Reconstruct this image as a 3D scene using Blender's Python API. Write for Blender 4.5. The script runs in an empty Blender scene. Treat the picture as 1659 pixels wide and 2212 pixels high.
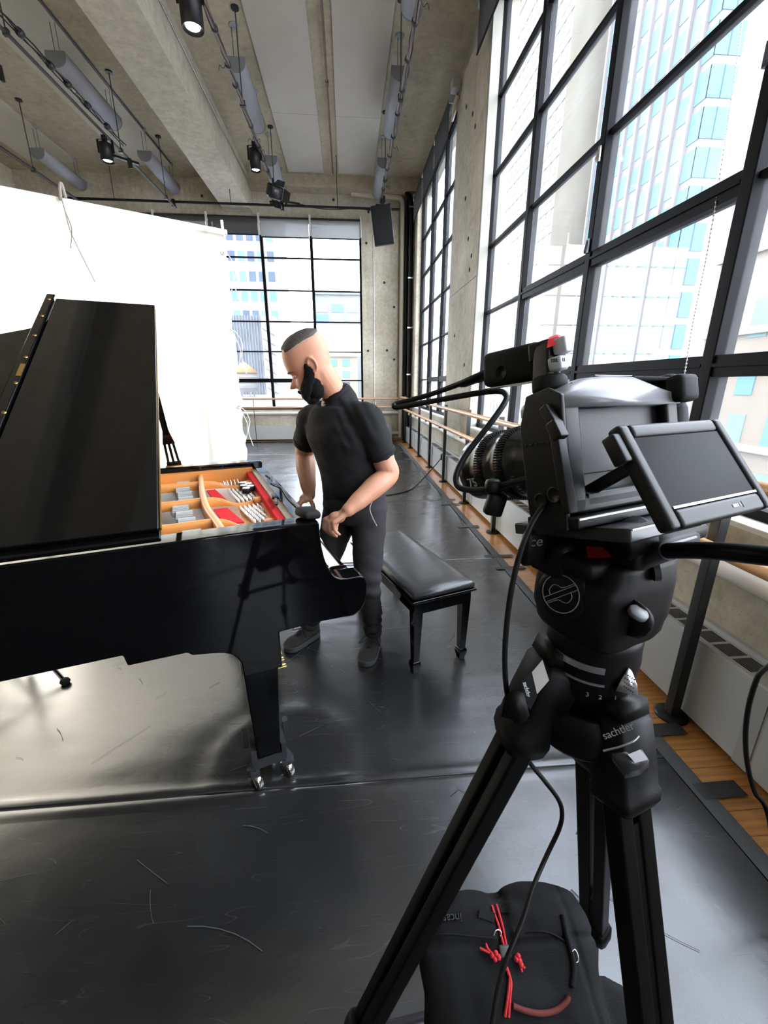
import bpy, bmesh, math, random
from math import sin, cos, pi, radians, sqrt, atan2
from mathutils import Vector, Matrix, Euler, noise
random.seed(7)
SC = bpy.context.scene
COL = SC.collection
# ------------------------------------------------------------------ camera, sky, light, exposure
W_PX, H_PX, F_PX = 1659, 2212, 890.0
CAM = Vector((0, 0, 1.5))
_d = Vector(((749-W_PX/2)/F_PX, (828-H_PX/2)/F_PX, 1)).normalized()
_z = Vector((0, -_d.z, _d.y)).normalized()
_x = _d.cross(_z)
ROT = Matrix((_x, _d, _z))                      # camera (x right, y down, z ahead) -> world
cd = bpy.data.cameras.new('camera'); cam = bpy.data.objects.new('camera', cd); COL.objects.link(cam)
cd.sensor_fit = 'VERTICAL'; cd.sensor_height = 36; cd.lens = F_PX/H_PX*36
cd.clip_start = 0.02; cd.clip_end = 600
_m = ROT @ Matrix(((1, 0, 0), (0, -1, 0), (0, 0, -1)))
cam.matrix_world = Matrix.Translation(CAM) @ _m.to_4x4()
SC.camera = cam
def at(px, py, d):                              # the point seen at a pixel, d metres ahead of the lens
    return CAM + ROT @ Vector(((px-W_PX/2)/F_PX*d, (py-H_PX/2)/F_PX*d, d))
wd = bpy.data.worlds.new('sky'); SC.world = wd; wd.use_nodes = True
nt = wd.node_tree; nt.nodes.clear()
bg = nt.nodes.new('ShaderNodeBackground'); wo = nt.nodes.new('ShaderNodeOutputWorld')
tc = nt.nodes.new('ShaderNodeTexCoord'); sp = nt.nodes.new('ShaderNodeSeparateXYZ'); cr = nt.nodes.new('ShaderNodeValToRGB')
nt.links.new(tc.outputs['Generated'], sp.inputs[0]); nt.links.new(sp.outputs['Z'], cr.inputs[0])
cr.color_ramp.elements[0].position = 0.0; cr.color_ramp.elements[0].color = (0.93, 0.95, 1.0, 1)
cr.color_ramp.elements[1].position = 0.9; cr.color_ramp.elements[1].color = (0.80, 0.88, 1.0, 1)
nt.links.new(cr.outputs[0], bg.inputs[0]); bg.inputs[1].default_value = 7.5
nt.links.new(bg.outputs[0], wo.inputs[0])
sd = bpy.data.lights.new('sun', 'SUN'); sd.energy = 2.0; sd.angle = radians(2); sd.color = (1, .95, .86)
sun = bpy.data.objects.new('sun', sd); COL.objects.link(sun)
sun.rotation_euler = Vector((0.62, 0.5, -0.75)).to_track_quat('-Z', 'Y').to_euler()   # from behind the room on to the facades opposite
LD = bpy.data.lights.new('film_lamp_light', 'AREA'); LD.shape = 'RECTANGLE'; LD.size = 0.7; LD.size_y = 0.7; LD.energy = 140; LD.color = (1, .93, .82)
lamp = bpy.data.objects.new('film_lamp_light', LD); COL.objects.link(lamp)      # the film lamp that stands behind the white diffusion cloth
lamp.location = (-3.5, 4.2, 1.7); lamp.rotation_euler = Vector((0.45, -.85, 0.05)).to_track_quat('-Z', 'Z').to_euler()
SC.view_settings.view_transform = 'Standard'; SC.view_settings.look = 'None'; SC.view_settings.gamma = 1.0
SC.view_settings.use_curve_mapping = False; SC.view_settings.exposure = 1.05
SC.cycles.use_denoising = True; SC.cycles.max_bounces = 10; SC.cycles.diffuse_bounces = 5; SC.cycles.glossy_bounces = 4
SC.cycles.transparent_max_bounces = 16; SC.cycles.transmission_bounces = 6
SC.cycles.sample_clamp_indirect = 6.0; SC.cycles.caustics_reflective = False; SC.cycles.caustics_refractive = False

# ------------------------------------------------------------------ mesh helpers
class MB:
    def __init__(s): s.v = []; s.f = []; s.mi = []; s.sm = []
    def add(s, V, F, mi=0, sm=False):
        b = len(s.v); s.v += [tuple(p) for p in V]
        for f in F: s.f.append(tuple(i+b for i in f)); s.mi.append(mi); s.sm.append(sm)
        return s
    def box(s, c, size, rot=None, mi=0):
        hx, hy, hz = [k/2 for k in size]
        V = [Vector((x, y, z)) for x in (-hx, hx) for y in (-hy, hy) for z in (-hz, hz)]
        if rot is not None: V = [rot @ p for p in V]
        c = Vector(c); V = [p+c for p in V]
        return s.add(V, [(0, 1, 3, 2), (4, 6, 7, 5), (0, 4, 5, 1), (2, 3, 7, 6), (0, 2, 6, 4), (1, 5, 7, 3)], mi)
    def bx(s, x0, x1, y0, y1, z0, z1, mi=0):
        return s.box(((x0+x1)/2, (y0+y1)/2, (z0+z1)/2), (abs(x1-x0), abs(y1-y0), abs(z1-z0)), None, mi)
    def rbox(s, c, size, r=0.01, rot=None, mi=0, n=2):            # box with rounded edges
        bm = bmesh.new(); bmesh.ops.create_cube(bm, size=1)
        bmesh.ops.scale(bm, vec=size, verts=bm.verts)
        bmesh.ops.bevel(bm, geom=bm.edges[:], offset=min(r, min(size)*.49), segments=n, profile=.5, affect='EDGES')
        V = [v.co.copy() for v in bm.verts]; F = [[v.index for v in f.verts] for f in bm.faces]; bm.free()
        if rot is not None: V = [rot @ p for p in V]
        c = Vector(c); return s.add([p+c for p in V], F, mi, True)
    def bar(s, p, q, w, h, up=(0, 0, 1), mi=0, w2=None, h2=None):
        p, q = Vector(p), Vector(q); t = (q-p).normalized(); up = Vector(up)
        a = t.cross(up); a = (a if a.length > 1e-4 else t.cross(Vector((0, 1, 0)))).normalized(); b = a.cross(t)
        w2 = w if w2 is None else w2; h2 = h if h2 is None else h2
        V = [p+a*x*w/2+b*y*h/2 for x, y in ((-1, -1), (1, -1), (1, 1), (-1, 1))]+[q+a*x*w2/2+b*y*h2/2 for x, y in ((-1, -1), (1, -1), (1, 1), (-1, 1))]
        return s.add(V, [(3, 2, 1, 0), (4, 5, 6, 7), (0, 1, 5, 4), (1, 2, 6, 5), (2, 3, 7, 6), (3, 0, 4, 7)], mi)
    def tube(s, path, r, n=10, caps=True, mi=0, sm=True, flat=1.0):
        P = [Vector(p) for p in path]; m = len(P)
        R = [r]*m if not hasattr(r, '__len__') else r
        V = []; F = []; ref = None
        for i in range(m):
            t = (P[min(i+1, m-1)]-P[max(i-1, 0)]).normalized()
            if ref is None:
                ref = Vector((0, 0, 1)) if abs(t.z) < .9 else Vector((1, 0, 0))
            a = (ref-t*ref.dot(t)).normalized(); ref = a; b = t.cross(a)
            for k in range(n):
                th = 2*pi*k/n; V.append(P[i]+(a*cos(th)+b*sin(th)*flat)*R[i])
        for i in range(m-1):
            for k in range(n):
                F.append((i*n+k, i*n+(k+1) % n, (i+1)*n+(k+1) % n, (i+1)*n+k))
        s.add(V, F, mi, sm)
        if caps:
            s.add(V[:n], [tuple(range(n))[::-1]], mi); s.add(V[-n:], [tuple(range(n))], mi)
        return s
    def cyl(s, p, q, r, n=20, mi=0, r2=None):
        return s.tube([p, q], [r, r if r2 is None else r2], n, True, mi)
    def lathe(s, prof, M=None, n=24, mi=0, sm=True):             # profile [(r, z)] about z, then matrix M
        V = []; F = []
        for r, z in prof:
            for k in range(n): V.append(Vector((r*cos(2*pi*k/n), r*sin(2*pi*k/n), z)))
        for i in range(len(prof)-1):
            for k in range(n): F.append((i*n+k, i*n+(k+1) % n, (i+1)*n+(k+1) % n, (i+1)*n+k))
        if prof[0][0] > 1e-5: F.append(tuple(range(n))[::-1])
        if prof[-1][0] > 1e-5: F.append(tuple((len(prof)-1)*n+k for k in range(n)))
        if M is not None: V = [M @ p for p in V]
        b = len(s.f); s.add(V, F, mi, sm); return s
    def prism(s, poly, o, ax, ay, az, h, mi=0, sm=False):        # polygon in (ax, ay) at o, extruded by h along az
        o, ax, ay, az = Vector(o), Vector(ax), Vector(ay), Vector(az); n = len(poly)
        V = [o+ax*x+ay*y for x, y in poly]+[o+ax*x+ay*y+az*h for x, y in poly]
        F = [tuple(range(n))[::-1], tuple(range(n, 2*n))]+[(i, (i+1) % n, n+(i+1) % n, n+i) for i in range(n)]
        return s.add(V, F, mi, sm)
    def loft(s, rings, mi=0, sm=True, caps=True, closed=True):
        n = len(rings[0]); V = [p for r in rings for p in r]; F = []
        for i in range(len(rings)-1):
            for k in range(n if closed else n-1):
                F.append((i*n+k, i*n+(k+1) % n, (i+1)*n+(k+1) % n, (i+1)*n+k))
        if caps: F.append(tuple(range(n))[::-1]); F.append(tuple((len(rings)-1)*n+k for k in range(n)))
        return s.add(V, F, mi, sm)
    def ball(s, c, r, nu=12, nv=8, mi=0, M=None):
        rr = Vector(r) if hasattr(r, '__len__') else Vector((r, r, r)); c = Vector(c); V = []; F = []
        for j in range(nv+1):
            ph = -pi/2+pi*j/nv
            for i in range(nu):
                p = Vector((cos(ph)*cos(2*pi*i/nu)*rr.x, cos(ph)*sin(2*pi*i/nu)*rr.y, sin(ph)*rr.z))
                V.append(c+(M @ p if M is not None else p))
        for j in range(nv):
            for i in range(nu): F.append((j*nu+i, j*nu+(i+1) % nu, (j+1)*nu+(i+1) % nu, (j+1)*nu+i))
        return s.add(V, F, mi, True)
    def mesh(s, name, mats, X=None):
        me = bpy.data.meshes.new(name)
        V = [X @ Vector(p) for p in s.v] if X is not None else s.v
        me.from_pydata(V, [], s.f); me.update()
        for m in (mats if isinstance(mats, (list, tuple)) else [mats]): me.materials.append(m)
        me.polygons.foreach_set('material_index', s.mi); me.polygons.foreach_set('use_smooth', s.sm)
        bm = bmesh.new(); bm.from_mesh(me); bmesh.ops.recalc_face_normals(bm, faces=bm.faces); bm.to_mesh(me); bm.free()
        return me
WM = {}                                          # world matrix of every thing's Empty
def tag(o, label=None, cat=None, group=None, kind=None):
    for k, v in (('label', label), ('category', cat), ('group', group), ('kind', kind)):
        if v: o[k] = v
    return o
def thing(name, label, cat, loc=(0, 0, 0), rotz=0, group=None, kind=None, M=None):
    o = bpy.data.objects.new(name, None); COL.objects.link(o); o.empty_display_size = .1
    mm = M if M is not None else Matrix.Translation(loc) @ Matrix.Rotation(rotz, 4, 'Z')
    o.matrix_world = mm; WM[o.name] = mm
    return tag(o, label, cat, group, kind)
def root_of(o):
    while o.parent: o = o.parent
    return o
def obj(name, mb, mats, parent=None, world=False, **kw):          # one mesh object; world=True: coordinates are the room's
    X = None
    if parent is not None and world:
        X = WM.get(root_of(parent).name); X = X.inverted() if X is not None else None
    me = mb if isinstance(mb, bpy.types.Mesh) else mb.mesh(name, mats, X)
    if X is not None and isinstance(mb, bpy.types.Mesh): me.transform(X)
    o = bpy.data.objects.new(name, me); COL.objects.link(o)
    if parent is not None: o.parent = parent
    return tag(o, **kw)
def bevel(o, w=.004, n=2, angle=40):
    m = o.modifiers.new('edge', 'BEVEL'); m.width = w; m.segments = n; m.limit_method = 'ANGLE'; m.angle_limit = radians(angle)
    for p in o.data.polygons: p.use_smooth = True
    m.harden_normals = False
    try:
        a = o.modifiers.new('wn', 'WEIGHTED_NORMAL'); a.keep_sharp = True
    except Exception: pass
    return o
def copy_tree(o, parent=None):
    c = o.copy(); COL.objects.link(c)
    if parent is not None: c.parent = parent
    for ch in list(o.children): copy_tree(ch, c)
    return c
def text(name, body, size, M, m, parent, depth=.0004, world=True, font_shear=0, **kw):      # flat lettering turned into a mesh
    cu = bpy.data.curves.new(name, 'FONT'); cu.body = body; cu.size = size; cu.extrude = depth; cu.align_x = 'CENTER'; cu.align_y = 'CENTER'; cu.resolution_u = 3
    t = bpy.data.objects.new('t', cu); COL.objects.link(t)
    dg = bpy.context.evaluated_depsgraph_get(); me = bpy.data.meshes.new_from_object(t.evaluated_get(dg))
    bpy.data.objects.remove(t)
    X = M
    if parent is not None and world: X = WM[root_of(parent).name].inverted() @ M
    me.transform(X); me.materials.clear(); me.materials.append(m); me.name = name
    return obj(name, me, m, parent, **kw)
def solid(mb, voxel, smooth=6, name='t', fac=.5):                        # many overlapping shapes -> one continuous skin
    me = mb.mesh('t', bpy.data.materials[0]); o = bpy.data.objects.new('t', me); COL.objects.link(o)
    r = o.modifiers.new('r', 'REMESH'); r.mode = 'VOXEL'; r.voxel_size = voxel; r.use_smooth_shade = True
    s = o.modifiers.new('s', 'SMOOTH'); s.iterations = smooth; s.factor = fac
    dg = bpy.context.evaluated_depsgraph_get(); out = bpy.data.meshes.new_from_object(o.evaluated_get(dg))
    bpy.data.objects.remove(o); out.name = name; out.materials.clear()
    out.polygons.foreach_set('use_smooth', [True]*len(out.polygons))
    return out
def frame_of(x, y, z, o=(0, 0, 0)):
    x, y, z = Vector(x).normalized(), Vector(y).normalized(), Vector(z).normalized()
    return Matrix.Translation(o) @ Matrix((x, y, z)).transposed().to_4x4()
def axis_frame(p, z, up=(0, 0, 1)):                              # frame at p with z along the given axis
    z = Vector(z).normalized(); up = Vector(up); x = up.cross(z)
    x = (x if x.length > 1e-4 else Vector((1, 0, 0))).normalized(); y = z.cross(x)
    return frame_of(x, y, z, p)
def curve_pts(pts, n=12):                                       # Catmull-Rom through points
    P = [Vector(p) for p in pts]; P = [P[0]*2-P[1]]+P+[P[-1]*2-P[-2]]; out = []
    for i in range(1, len(P)-2):
        for k in range(n):
            t = k/n; a, b, c, d = P[i-1:i+3]
            out.append(.5*((2*b)+(c-a)*t+(2*a-5*b+4*c-d)*t*t+(3*b-a-3*c+d)*t**3))
    out.append(P[-2]); return out

# ------------------------------------------------------------------ materials
def lin(c):
    return tuple((x/12.92 if x <= .04045 else ((x+.055)/1.055)**2.4) for x in c)
def hexc(h): return lin(tuple(int(h[i:i+2], 16)/255 for i in (0, 2, 4)))
def mat(name, col, rough=.5, metal=0, spec=.5, coat=0, var=0, scale=8, bump=0, bscale=60, **kw):
    m = bpy.data.materials.new(name); m.use_nodes = True; nt = m.node_tree; b = nt.nodes['Principled BSDF']
    c = col if not isinstance(col, str) else hexc(col)
    b.inputs['Base Color'].default_value = (*c, 1); b.inputs['Roughness'].default_value = rough
    b.inputs['Metallic'].default_value = metal; b.inputs['Specular IOR Level'].default_value = spec
    b.inputs['Coat Weight'].default_value = coat
    if kw.get('emit'): b.inputs['Emission Color'].default_value = (*kw['emit'], 1); b.inputs['Emission Strength'].default_value = kw.get('estr', 1)
    if kw.get('sss'): b.inputs['Subsurface Weight'].default_value = kw['sss']; b.inputs['Subsurface Radius'].default_value = (.01, .004, .002)
    if var or bump:
        tc = nt.nodes.new('ShaderNodeTexCoord')
        no = nt.nodes.new('ShaderNodeTexNoise'); no.inputs['Scale'].default_value = scale; no.inputs['Detail'].default_value = 6
        nt.links.new(tc.outputs['Object'], no.inputs['Vector'])
        if var:
            mx = nt.nodes.new('ShaderNodeMix'); mx.data_type = 'RGBA'
            mx.inputs['A'].default_value = (*[x*(1-var) for x in c], 1); mx.inputs['B'].default_value = (*[min(1, x*(1+var)) for x in c], 1)
            nt.links.new(no.outputs['Fac'], mx.inputs['Factor']); nt.links.new(mx.outputs['Result'], b.inputs['Base Color'])
        if bump:
            n2 = nt.nodes.new('ShaderNodeTexNoise'); n2.inputs['Scale'].default_value = bscale; n2.inputs['Detail'].default_value = 4
            nt.links.new(tc.outputs['Object'], n2.inputs['Vector'])
            bp = nt.nodes.new('ShaderNodeBump'); bp.inputs['Strength'].default_value = bump; bp.inputs['Distance'].default_value = .01
            nt.links.new(n2.outputs['Fac'], bp.inputs['Height']); nt.links.new(bp.outputs[0], b.inputs['Normal'])
    return m
def N(nt, t, **kw):
    n = nt.nodes.new('ShaderNode'+t)
    for k, v in kw.items():
        if k in n.inputs: n.inputs[k].default_value = v
        else: setattr(n, k, v)
    return n
def ramp(nt, src, stops):
    r = N(nt, 'ValToRGB'); e = r.color_ramp.elements
    while len(e) < len(stops): e.new(.5)
    for k, (p, c) in zip(e, stops): k.position = p; k.color = (*c, 1) if len(c) == 3 else c
    nt.links.new(src, r.inputs[0]); return r.outputs[0]
def mixc(nt, fac, a, b, mode='MIX'):
    m = N(nt, 'Mix', data_type='RGBA', blend_type=mode)
    for s, v in (('Factor', fac), ('A', a), ('B', b)):
        i = [k for k in m.inputs if k.name == s and (k.type == 'VALUE' if s == 'Factor' else k.type == 'RGBA')][0]
        if isinstance(v, (int, float)): i.default_value = v
        elif isinstance(v, tuple): i.default_value = (*v, 1) if len(v) == 3 else v
        else: nt.links.new(v, i)
    return [k for k in m.outputs if k.type == 'RGBA'][0]
def concrete(name, base, dark, stain, sc=1.0):
    m = bpy.data.materials.new(name); m.use_nodes = True; nt = m.node_tree; b = nt.nodes['Principled BSDF']
    tc = N(nt, 'TexCoord'); mp = N(nt, 'Mapping'); mp.inputs['Scale'].default_value = (sc, sc, sc); nt.links.new(tc.outputs['Object'], mp.inputs[0])
    n1 = N(nt, 'TexNoise', Scale=.9, Detail=8, Roughness=.65); n2 = N(nt, 'TexNoise', Scale=14, Detail=6, Roughness=.7); n3 = N(nt, 'TexNoise', Scale=90, Detail=2)
    mp2 = N(nt, 'Mapping'); mp2.inputs['Scale'].default_value = (5, 5, .5); nt.links.new(tc.outputs['Object'], mp2.inputs[0])
    n4 = N(nt, 'TexNoise', Scale=2.2, Detail=6)
    for n in (n1, n2, n3): nt.links.new(mp.outputs[0], n.inputs['Vector'])
    nt.links.new(mp2.outputs[0], n4.inputs['Vector'])
    c = mixc(nt, ramp(nt, n1.outputs['Fac'], [(.32, (0, 0, 0)), (.68, (1, 1, 1))]), dark, base)
    c = mixc(nt, ramp(nt, n4.outputs['Fac'], [(.52, (0, 0, 0)), (.72, (.55, .55, .55))]), c, stain)
    c = mixc(nt, .35, c, ramp(nt, n2.outputs['Fac'], [(.3, (.25, .24, .22)), (.6, (1, 1, .97))]), 'MULTIPLY')
    c = mixc(nt, ramp(nt, n3.outputs['Fac'], [(.66, (0, 0, 0)), (.74, (.6, .6, .6))]), c, tuple(x*.35 for x in dark))
    nt.links.new(c, b.inputs['Base Color']); b.inputs['Roughness'].default_value = .85; b.inputs['Specular IOR Level'].default_value = .25
    bp = N(nt, 'Bump', Strength=.35, Distance=.006); nt.links.new(n2.outputs['Fac'], bp.inputs['Height']); nt.links.new(bp.outputs[0], b.inputs['Normal'])
    return m
M_conc = concrete('wall_concrete', (.60, .555, .455), (.34, .31, .24), (.40, .35, .25))
M_ceil = concrete('ceiling_concrete', (.63, .57, .44), (.43, .38, .28), (.51, .44, .31), .7)
M_beam = concrete('beam_concrete', (.76, .71, .59), (.57, .53, .43), (.63, .58, .46), .6)
M_panel = mat('acoustic_panel', (.58, .55, .48), .95, spec=.1, var=.06, scale=3, bump=.15, bscale=300)
M_frame = mat('black_steel', (.005, .005, .006), .55, spec=.07)
M_black = mat('black_paint', (.004, .004, .0045), .45, spec=.3)
M_blackmatt = mat('black_matt', (.008, .008, .008), .75, spec=.2)
M_pipe = mat('dark_pipe', (.035, .03, .026), .5, var=.3, scale=12)
M_cable = mat('cable_rubber', (.004, .004, .004), .5, spec=.35)
M_white = mat('white_paint', (.72, .71, .67), .5)
M_cream = mat('cream_pipe', (.60, .55, .43), .45, var=.08)
M_grey = mat('grey_enamel', (.40, .41, .40), .4, var=.05)
M_lampgrey = mat('lamp_grey', (.30, .31, .33), .5)
M_steel = mat('bright_steel', (.55, .55, .55), .25, metal=1)
M_darkmetal = mat('dark_metal', (.06, .06, .065), .35, metal=.6)
M_barre = mat('barre_wood', (.55, .30, .12), .3, coat=.3, var=.2, scale=20)
M_white_cloth = None
def wood_floor():
    m = bpy.data.materials.new('maple_floor'); m.use_nodes = True; nt = m.node_tree; b = nt.nodes['Principled BSDF']
    tc = N(nt, 'TexCoord'); oi = N(nt, 'ObjectInfo'); mp = N(nt, 'Mapping'); mp.inputs['Scale'].default_value = (3, 40, 20)
    nt.links.new(tc.outputs['Object'], mp.inputs[0]); n = N(nt, 'TexNoise', Scale=1.6, Detail=7, Distortion=.6); nt.links.new(mp.outputs[0], n.inputs['Vector'])
    c = ramp(nt, n.outputs['Fac'], [(.3, (.34, .14, .035)), (.7, (.52, .25, .075))])
    c2 = mixc(nt, oi.outputs['Random'], c, mixc(nt, .35, c, (.30, .12, .03)))
    nt.links.new(c2, b.inputs['Base Color']); b.inputs['Roughness'].default_value = .28; b.inputs['Coat Weight'].default_value = .25
    return m
M_wood = wood_floor()
def vinyl():
    m = bpy.data.materials.new('black_dance_vinyl'); m.use_nodes = True; nt = m.node_tree; b = nt.nodes['Principled BSDF']
    tc = N(nt, 'TexCoord')
    def noise_(sc, det=5, vec=None, dist=0, rough=.55):
        n = N(nt, 'TexNoise', Scale=sc, Detail=det, Distortion=dist, Roughness=rough); nt.links.new(vec or tc.outputs['Object'], n.inputs['Vector']); return n.outputs['Fac']
    def hair(off, sc, dist, wdt, rot, sx, sy):          # hairline scratches: thin level lines of a stretched noise
        mp = N(nt, 'Mapping'); mp.inputs['Location'].default_value = (off, off*1.7, 0); mp.inputs['Rotation'].default_value = (0, 0, rot); mp.inputs['Scale'].default_value = (sx, sy, 1); nt.links.new(tc.outputs['Object'], mp.inputs[0])
        f = noise_(sc, 2, mp.outputs[0], dist, .4); return ramp(nt, f, [(.5-wdt, (0, 0, 0)), (.5, (1, 1, 1)), (.5+wdt, (0, 0, 0))])
    def mask(sc, off, lo, hi):
        mp = N(nt, 'Mapping'); mp.inputs['Location'].default_value = (off, off, 0); nt.links.new(tc.outputs['Object'], mp.inputs[0]); return ramp(nt, noise_(sc, 3, mp.outputs[0]), [(lo, (0, 0, 0)), (hi, (1, 1, 1))])
    s = None
    for k, (off, sc, dist, wdt, rot, sx, sy) in enumerate(((0, 2.4, .12, .0035, .4, .5, 5), (3, 2.2, .10, .0035, 1.9, .5, 5), (7, 2.6, .08, .003, 2.7, .45, 6), (11, 2.8, .15, .003, 1.2, .6, 5), (17, 3.0, .2, .003, .9, .7, 4))):
        h = mixc(nt, 1.0, hair(off, sc, dist, wdt, rot, sx, sy), mask(2.3, off*1.3+1, .50, .64), 'MULTIPLY'); s = h if s is None else mixc(nt, 1.0, s, h, 'ADD')
    clean = ramp(nt, noise_(1.1, 4), [(.36, (.15, .15, .15)), (.66, (1, 1, 1))])
    s = mixc(nt, 1.0, s, clean, 'MULTIPLY')
    dust = ramp(nt, noise_(2.1, 5, None, .2, .55), [(.30, (0, 0, 0)), (.78, (1, 1, 1))])
    c = mixc(nt, dust, (.006, .006, .0062), (.015, .015, .0155)); c = mixc(nt, s, c, (.030, .030, .030))
    nt.links.new(c, b.inputs['Base Color'])
    r = ramp(nt, noise_(2.4, 4, None, .2, .5), [(.30, (.22, .22, .22)), (.74, (.30, .30, .30))]); r = mixc(nt, s, r, (.33, .33, .33))
    nt.links.new(r, b.inputs['Roughness']); b.inputs['Specular IOR Level'].default_value = .75; b.inputs['IOR'].default_value = 1.6
    wv = N(nt, 'Mapping'); wv.inputs['Scale'].default_value = (.55, 1.3, 1); nt.links.new(tc.outputs['Object'], wv.inputs[0])
    b1 = N(nt, 'Bump', Strength=.22, Distance=.03); nt.links.new(noise_(2.4, 2, wv.outputs[0]), b1.inputs['Height'])
    b2 = N(nt, 'Bump', Strength=.08, Distance=.004); nt.links.new(noise_(30, 3, None, .3, .5), b2.inputs['Height']); nt.links.new(b1.outputs[0], b2.inputs['Normal'])
    b3 = N(nt, 'Bump', Strength=.03, Distance=.002); nt.links.new(s, b3.inputs['Height']); nt.links.new(b2.outputs[0], b3.inputs['Normal'])
    nt.links.new(b3.outputs[0], b.inputs['Normal'])
    return m
M_vinyl = vinyl()
def glass(name, haze=.05, tint=(.97, .985, 1)):
    m = bpy.data.materials.new(name); m.use_nodes = True; nt = m.node_tree; nt.nodes.clear()
    o = N(nt, 'OutputMaterial'); t = N(nt, 'BsdfTransparent'); t.inputs[0].default_value = (*tint, 1); g = N(nt, 'BsdfGlossy', Roughness=.02)
    tl = N(nt, 'BsdfTranslucent'); tl.inputs[0].default_value = (.95, .97, 1, 1); lw = N(nt, 'LayerWeight', Blend=.5); pw = N(nt, 'Math', operation='POWER'); pw.inputs[1].default_value = 5; nt.links.new(lw.outputs['Facing'], pw.inputs[0]); fr = N(nt, 'Math', operation='MULTIPLY_ADD'); fr.inputs[1].default_value = .45; fr.inputs[2].default_value = .025; nt.links.new(pw.outputs[0], fr.inputs[0])
    a = N(nt, 'MixShader'); h = N(nt, 'MixShader')
    tc = N(nt, 'TexCoord'); n = N(nt, 'TexNoise', Scale=3, Detail=6); nt.links.new(tc.outputs['Object'], n.inputs['Vector'])
    rr = ramp(nt, n.outputs['Fac'], [(.3, (haze*.6,)*3), (.75, (haze*1.5,)*3)])
    nt.links.new(rr, h.inputs[0]); nt.links.new(t.outputs[0], h.inputs[1]); nt.links.new(tl.outputs[0], h.inputs[2])
    nt.links.new(fr.outputs[0], a.inputs[0]); nt.links.new(h.outputs[0], a.inputs[1]); nt.links.new(g.outputs[0], a.inputs[2]); nt.links.new(a.outputs[0], o.inputs[0])
    return m
M_glass = glass('window_glass', .02)  # veiling glare is built into the panes as a pale translucent haze
def cloth_trans(name, col, tr, rough=.9, thru=0.0):              # woven cloth that lets light through
    m = bpy.data.materials.new(name); m.use_nodes = True; nt = m.node_tree; nt.nodes.clear()
    o = N(nt, 'OutputMaterial'); d = N(nt, 'BsdfDiffuse'); t = N(nt, 'BsdfTranslucent'); x = N(nt, 'MixShader'); x.inputs[0].default_value = tr
    d.inputs[0].default_value = (*col, 1); t.inputs[0].default_value = (*col, 1)
    nt.links.new(d.outputs[0], x.inputs[1]); nt.links.new(t.outputs[0], x.inputs[2]); out = x.outputs[0]
    if thru:
        p = N(nt, 'BsdfTransparent'); y = N(nt, 'MixShader'); y.inputs[0].default_value = thru
        nt.links.new(out, y.inputs[1]); nt.links.new(p.outputs[0], y.inputs[2]); out = y.outputs[0]
    nt.links.new(out, o.inputs[0]); return m
M_shade = cloth_trans('grey_shade_mesh', (.10, .10, .10), .25, thru=.10)
M_shade_b = cloth_trans('grey_shade_mesh_thin', (.42, .43, .43), .5, thru=.10)
M_scrim = cloth_trans('white_silk', (.86, .84, .76), .50, thru=.07)
# ------------------------------------------------------------------ the room
ZC, XW, YB = 5.97, 1.68, 11.5                    # ceiling, right wall face, back wall face
XL, YF = -8.0, -6.5
def struct(name, mb, m, parent=None, **kw):
    o = obj(name, mb, m, parent, **kw)
    if parent is None: o['kind'] = 'structure'
    return o
fl = struct('floor', MB().bx(XL-.3, 2.0, YF-.3, YB+.3, -.25, -.012), M_conc)
# strip floor boards along the window wall, each its own board
pm = None; y = .30
while y < YB:
    w = .088
    if pm is None: pm = MB().bx(1.22, XW+.12, 0, w-.0015, -.012, 0).mesh('plank', M_wood)
    p = obj('plank', pm, None, fl); p.location = (random.uniform(-.005, .005), y, random.uniform(-.0006, 0)); y += w
struct_sub = obj('subfloor_boards', MB().bx(XL, 1.2, YF, YB, -.012, -.0005).bx(1.2, XW+.12, YF, .298, -.012, -.0002), M_wood, fl)
# right wall
Z0, Z1 = .92, 5.46                               # window sill and head
BIG = [5.76, 4.53, 3.29, 2.02, .75, -.5]; FAR = [10.65, 9.5, 8.35, 7.2]; REAR = [-2.0, -3.3, -4.6, -5.9]
w = MB()
w.bx(XW, 1.98, YF, YB, 0, Z0-.0); w.bx(1.82, 2.0, YF, YB, Z1, ZC)
for a, b in ((FAR[0], YB+.1), (BIG[0], FAR[3]), (REAR[0], BIG[5]), (YF, REAR[3])): w.bx(XW+.004, 1.98, a, b, Z0, Z1)
wr = struct('wall_right', w, M_conc)
def wall_panel(parent, x0, x1, y0, y1, z0, z1): obj('panel', MB().bx(x0, x1, y0, y1, z0, z1), M_conc, parent)
for z0, z1 in ((Z0+.003, 2.80), (2.808, Z1)): wall_panel(wr, XW-.004, XW+.006, BIG[0]+.0, FAR[3], z0, z1)
wall_panel(wr, XW-.004, XW+.006, FAR[0], YB, 2.808, Z1); wall_panel(wr, XW-.004, XW+.006, FAR[0], YB, Z0+.003, 2.80)
hole = MB().lathe([(.026, 0), (.026, .003), (.019, .004), (.017, -.004), (0, -.004)], axis_frame((0, 0, 0), (-1, 0, 0)), 14)
hm = hole.mesh('tie_hole', mat('tie_hole_dark', (.03, .028, .025), .9))
for y, z in ((6.05, 3.1), (6.25, 3.35), (6.1, 2.95), (6.35, 4.75), (6.2, 4.55), (6.5, 3.9), (6.75, 2.2), (6.1, 1.75), (6.7, 5.0)):
    h = obj('tie_hole', hm, None, wr); h.location = (XW-.006, y, z)
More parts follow.
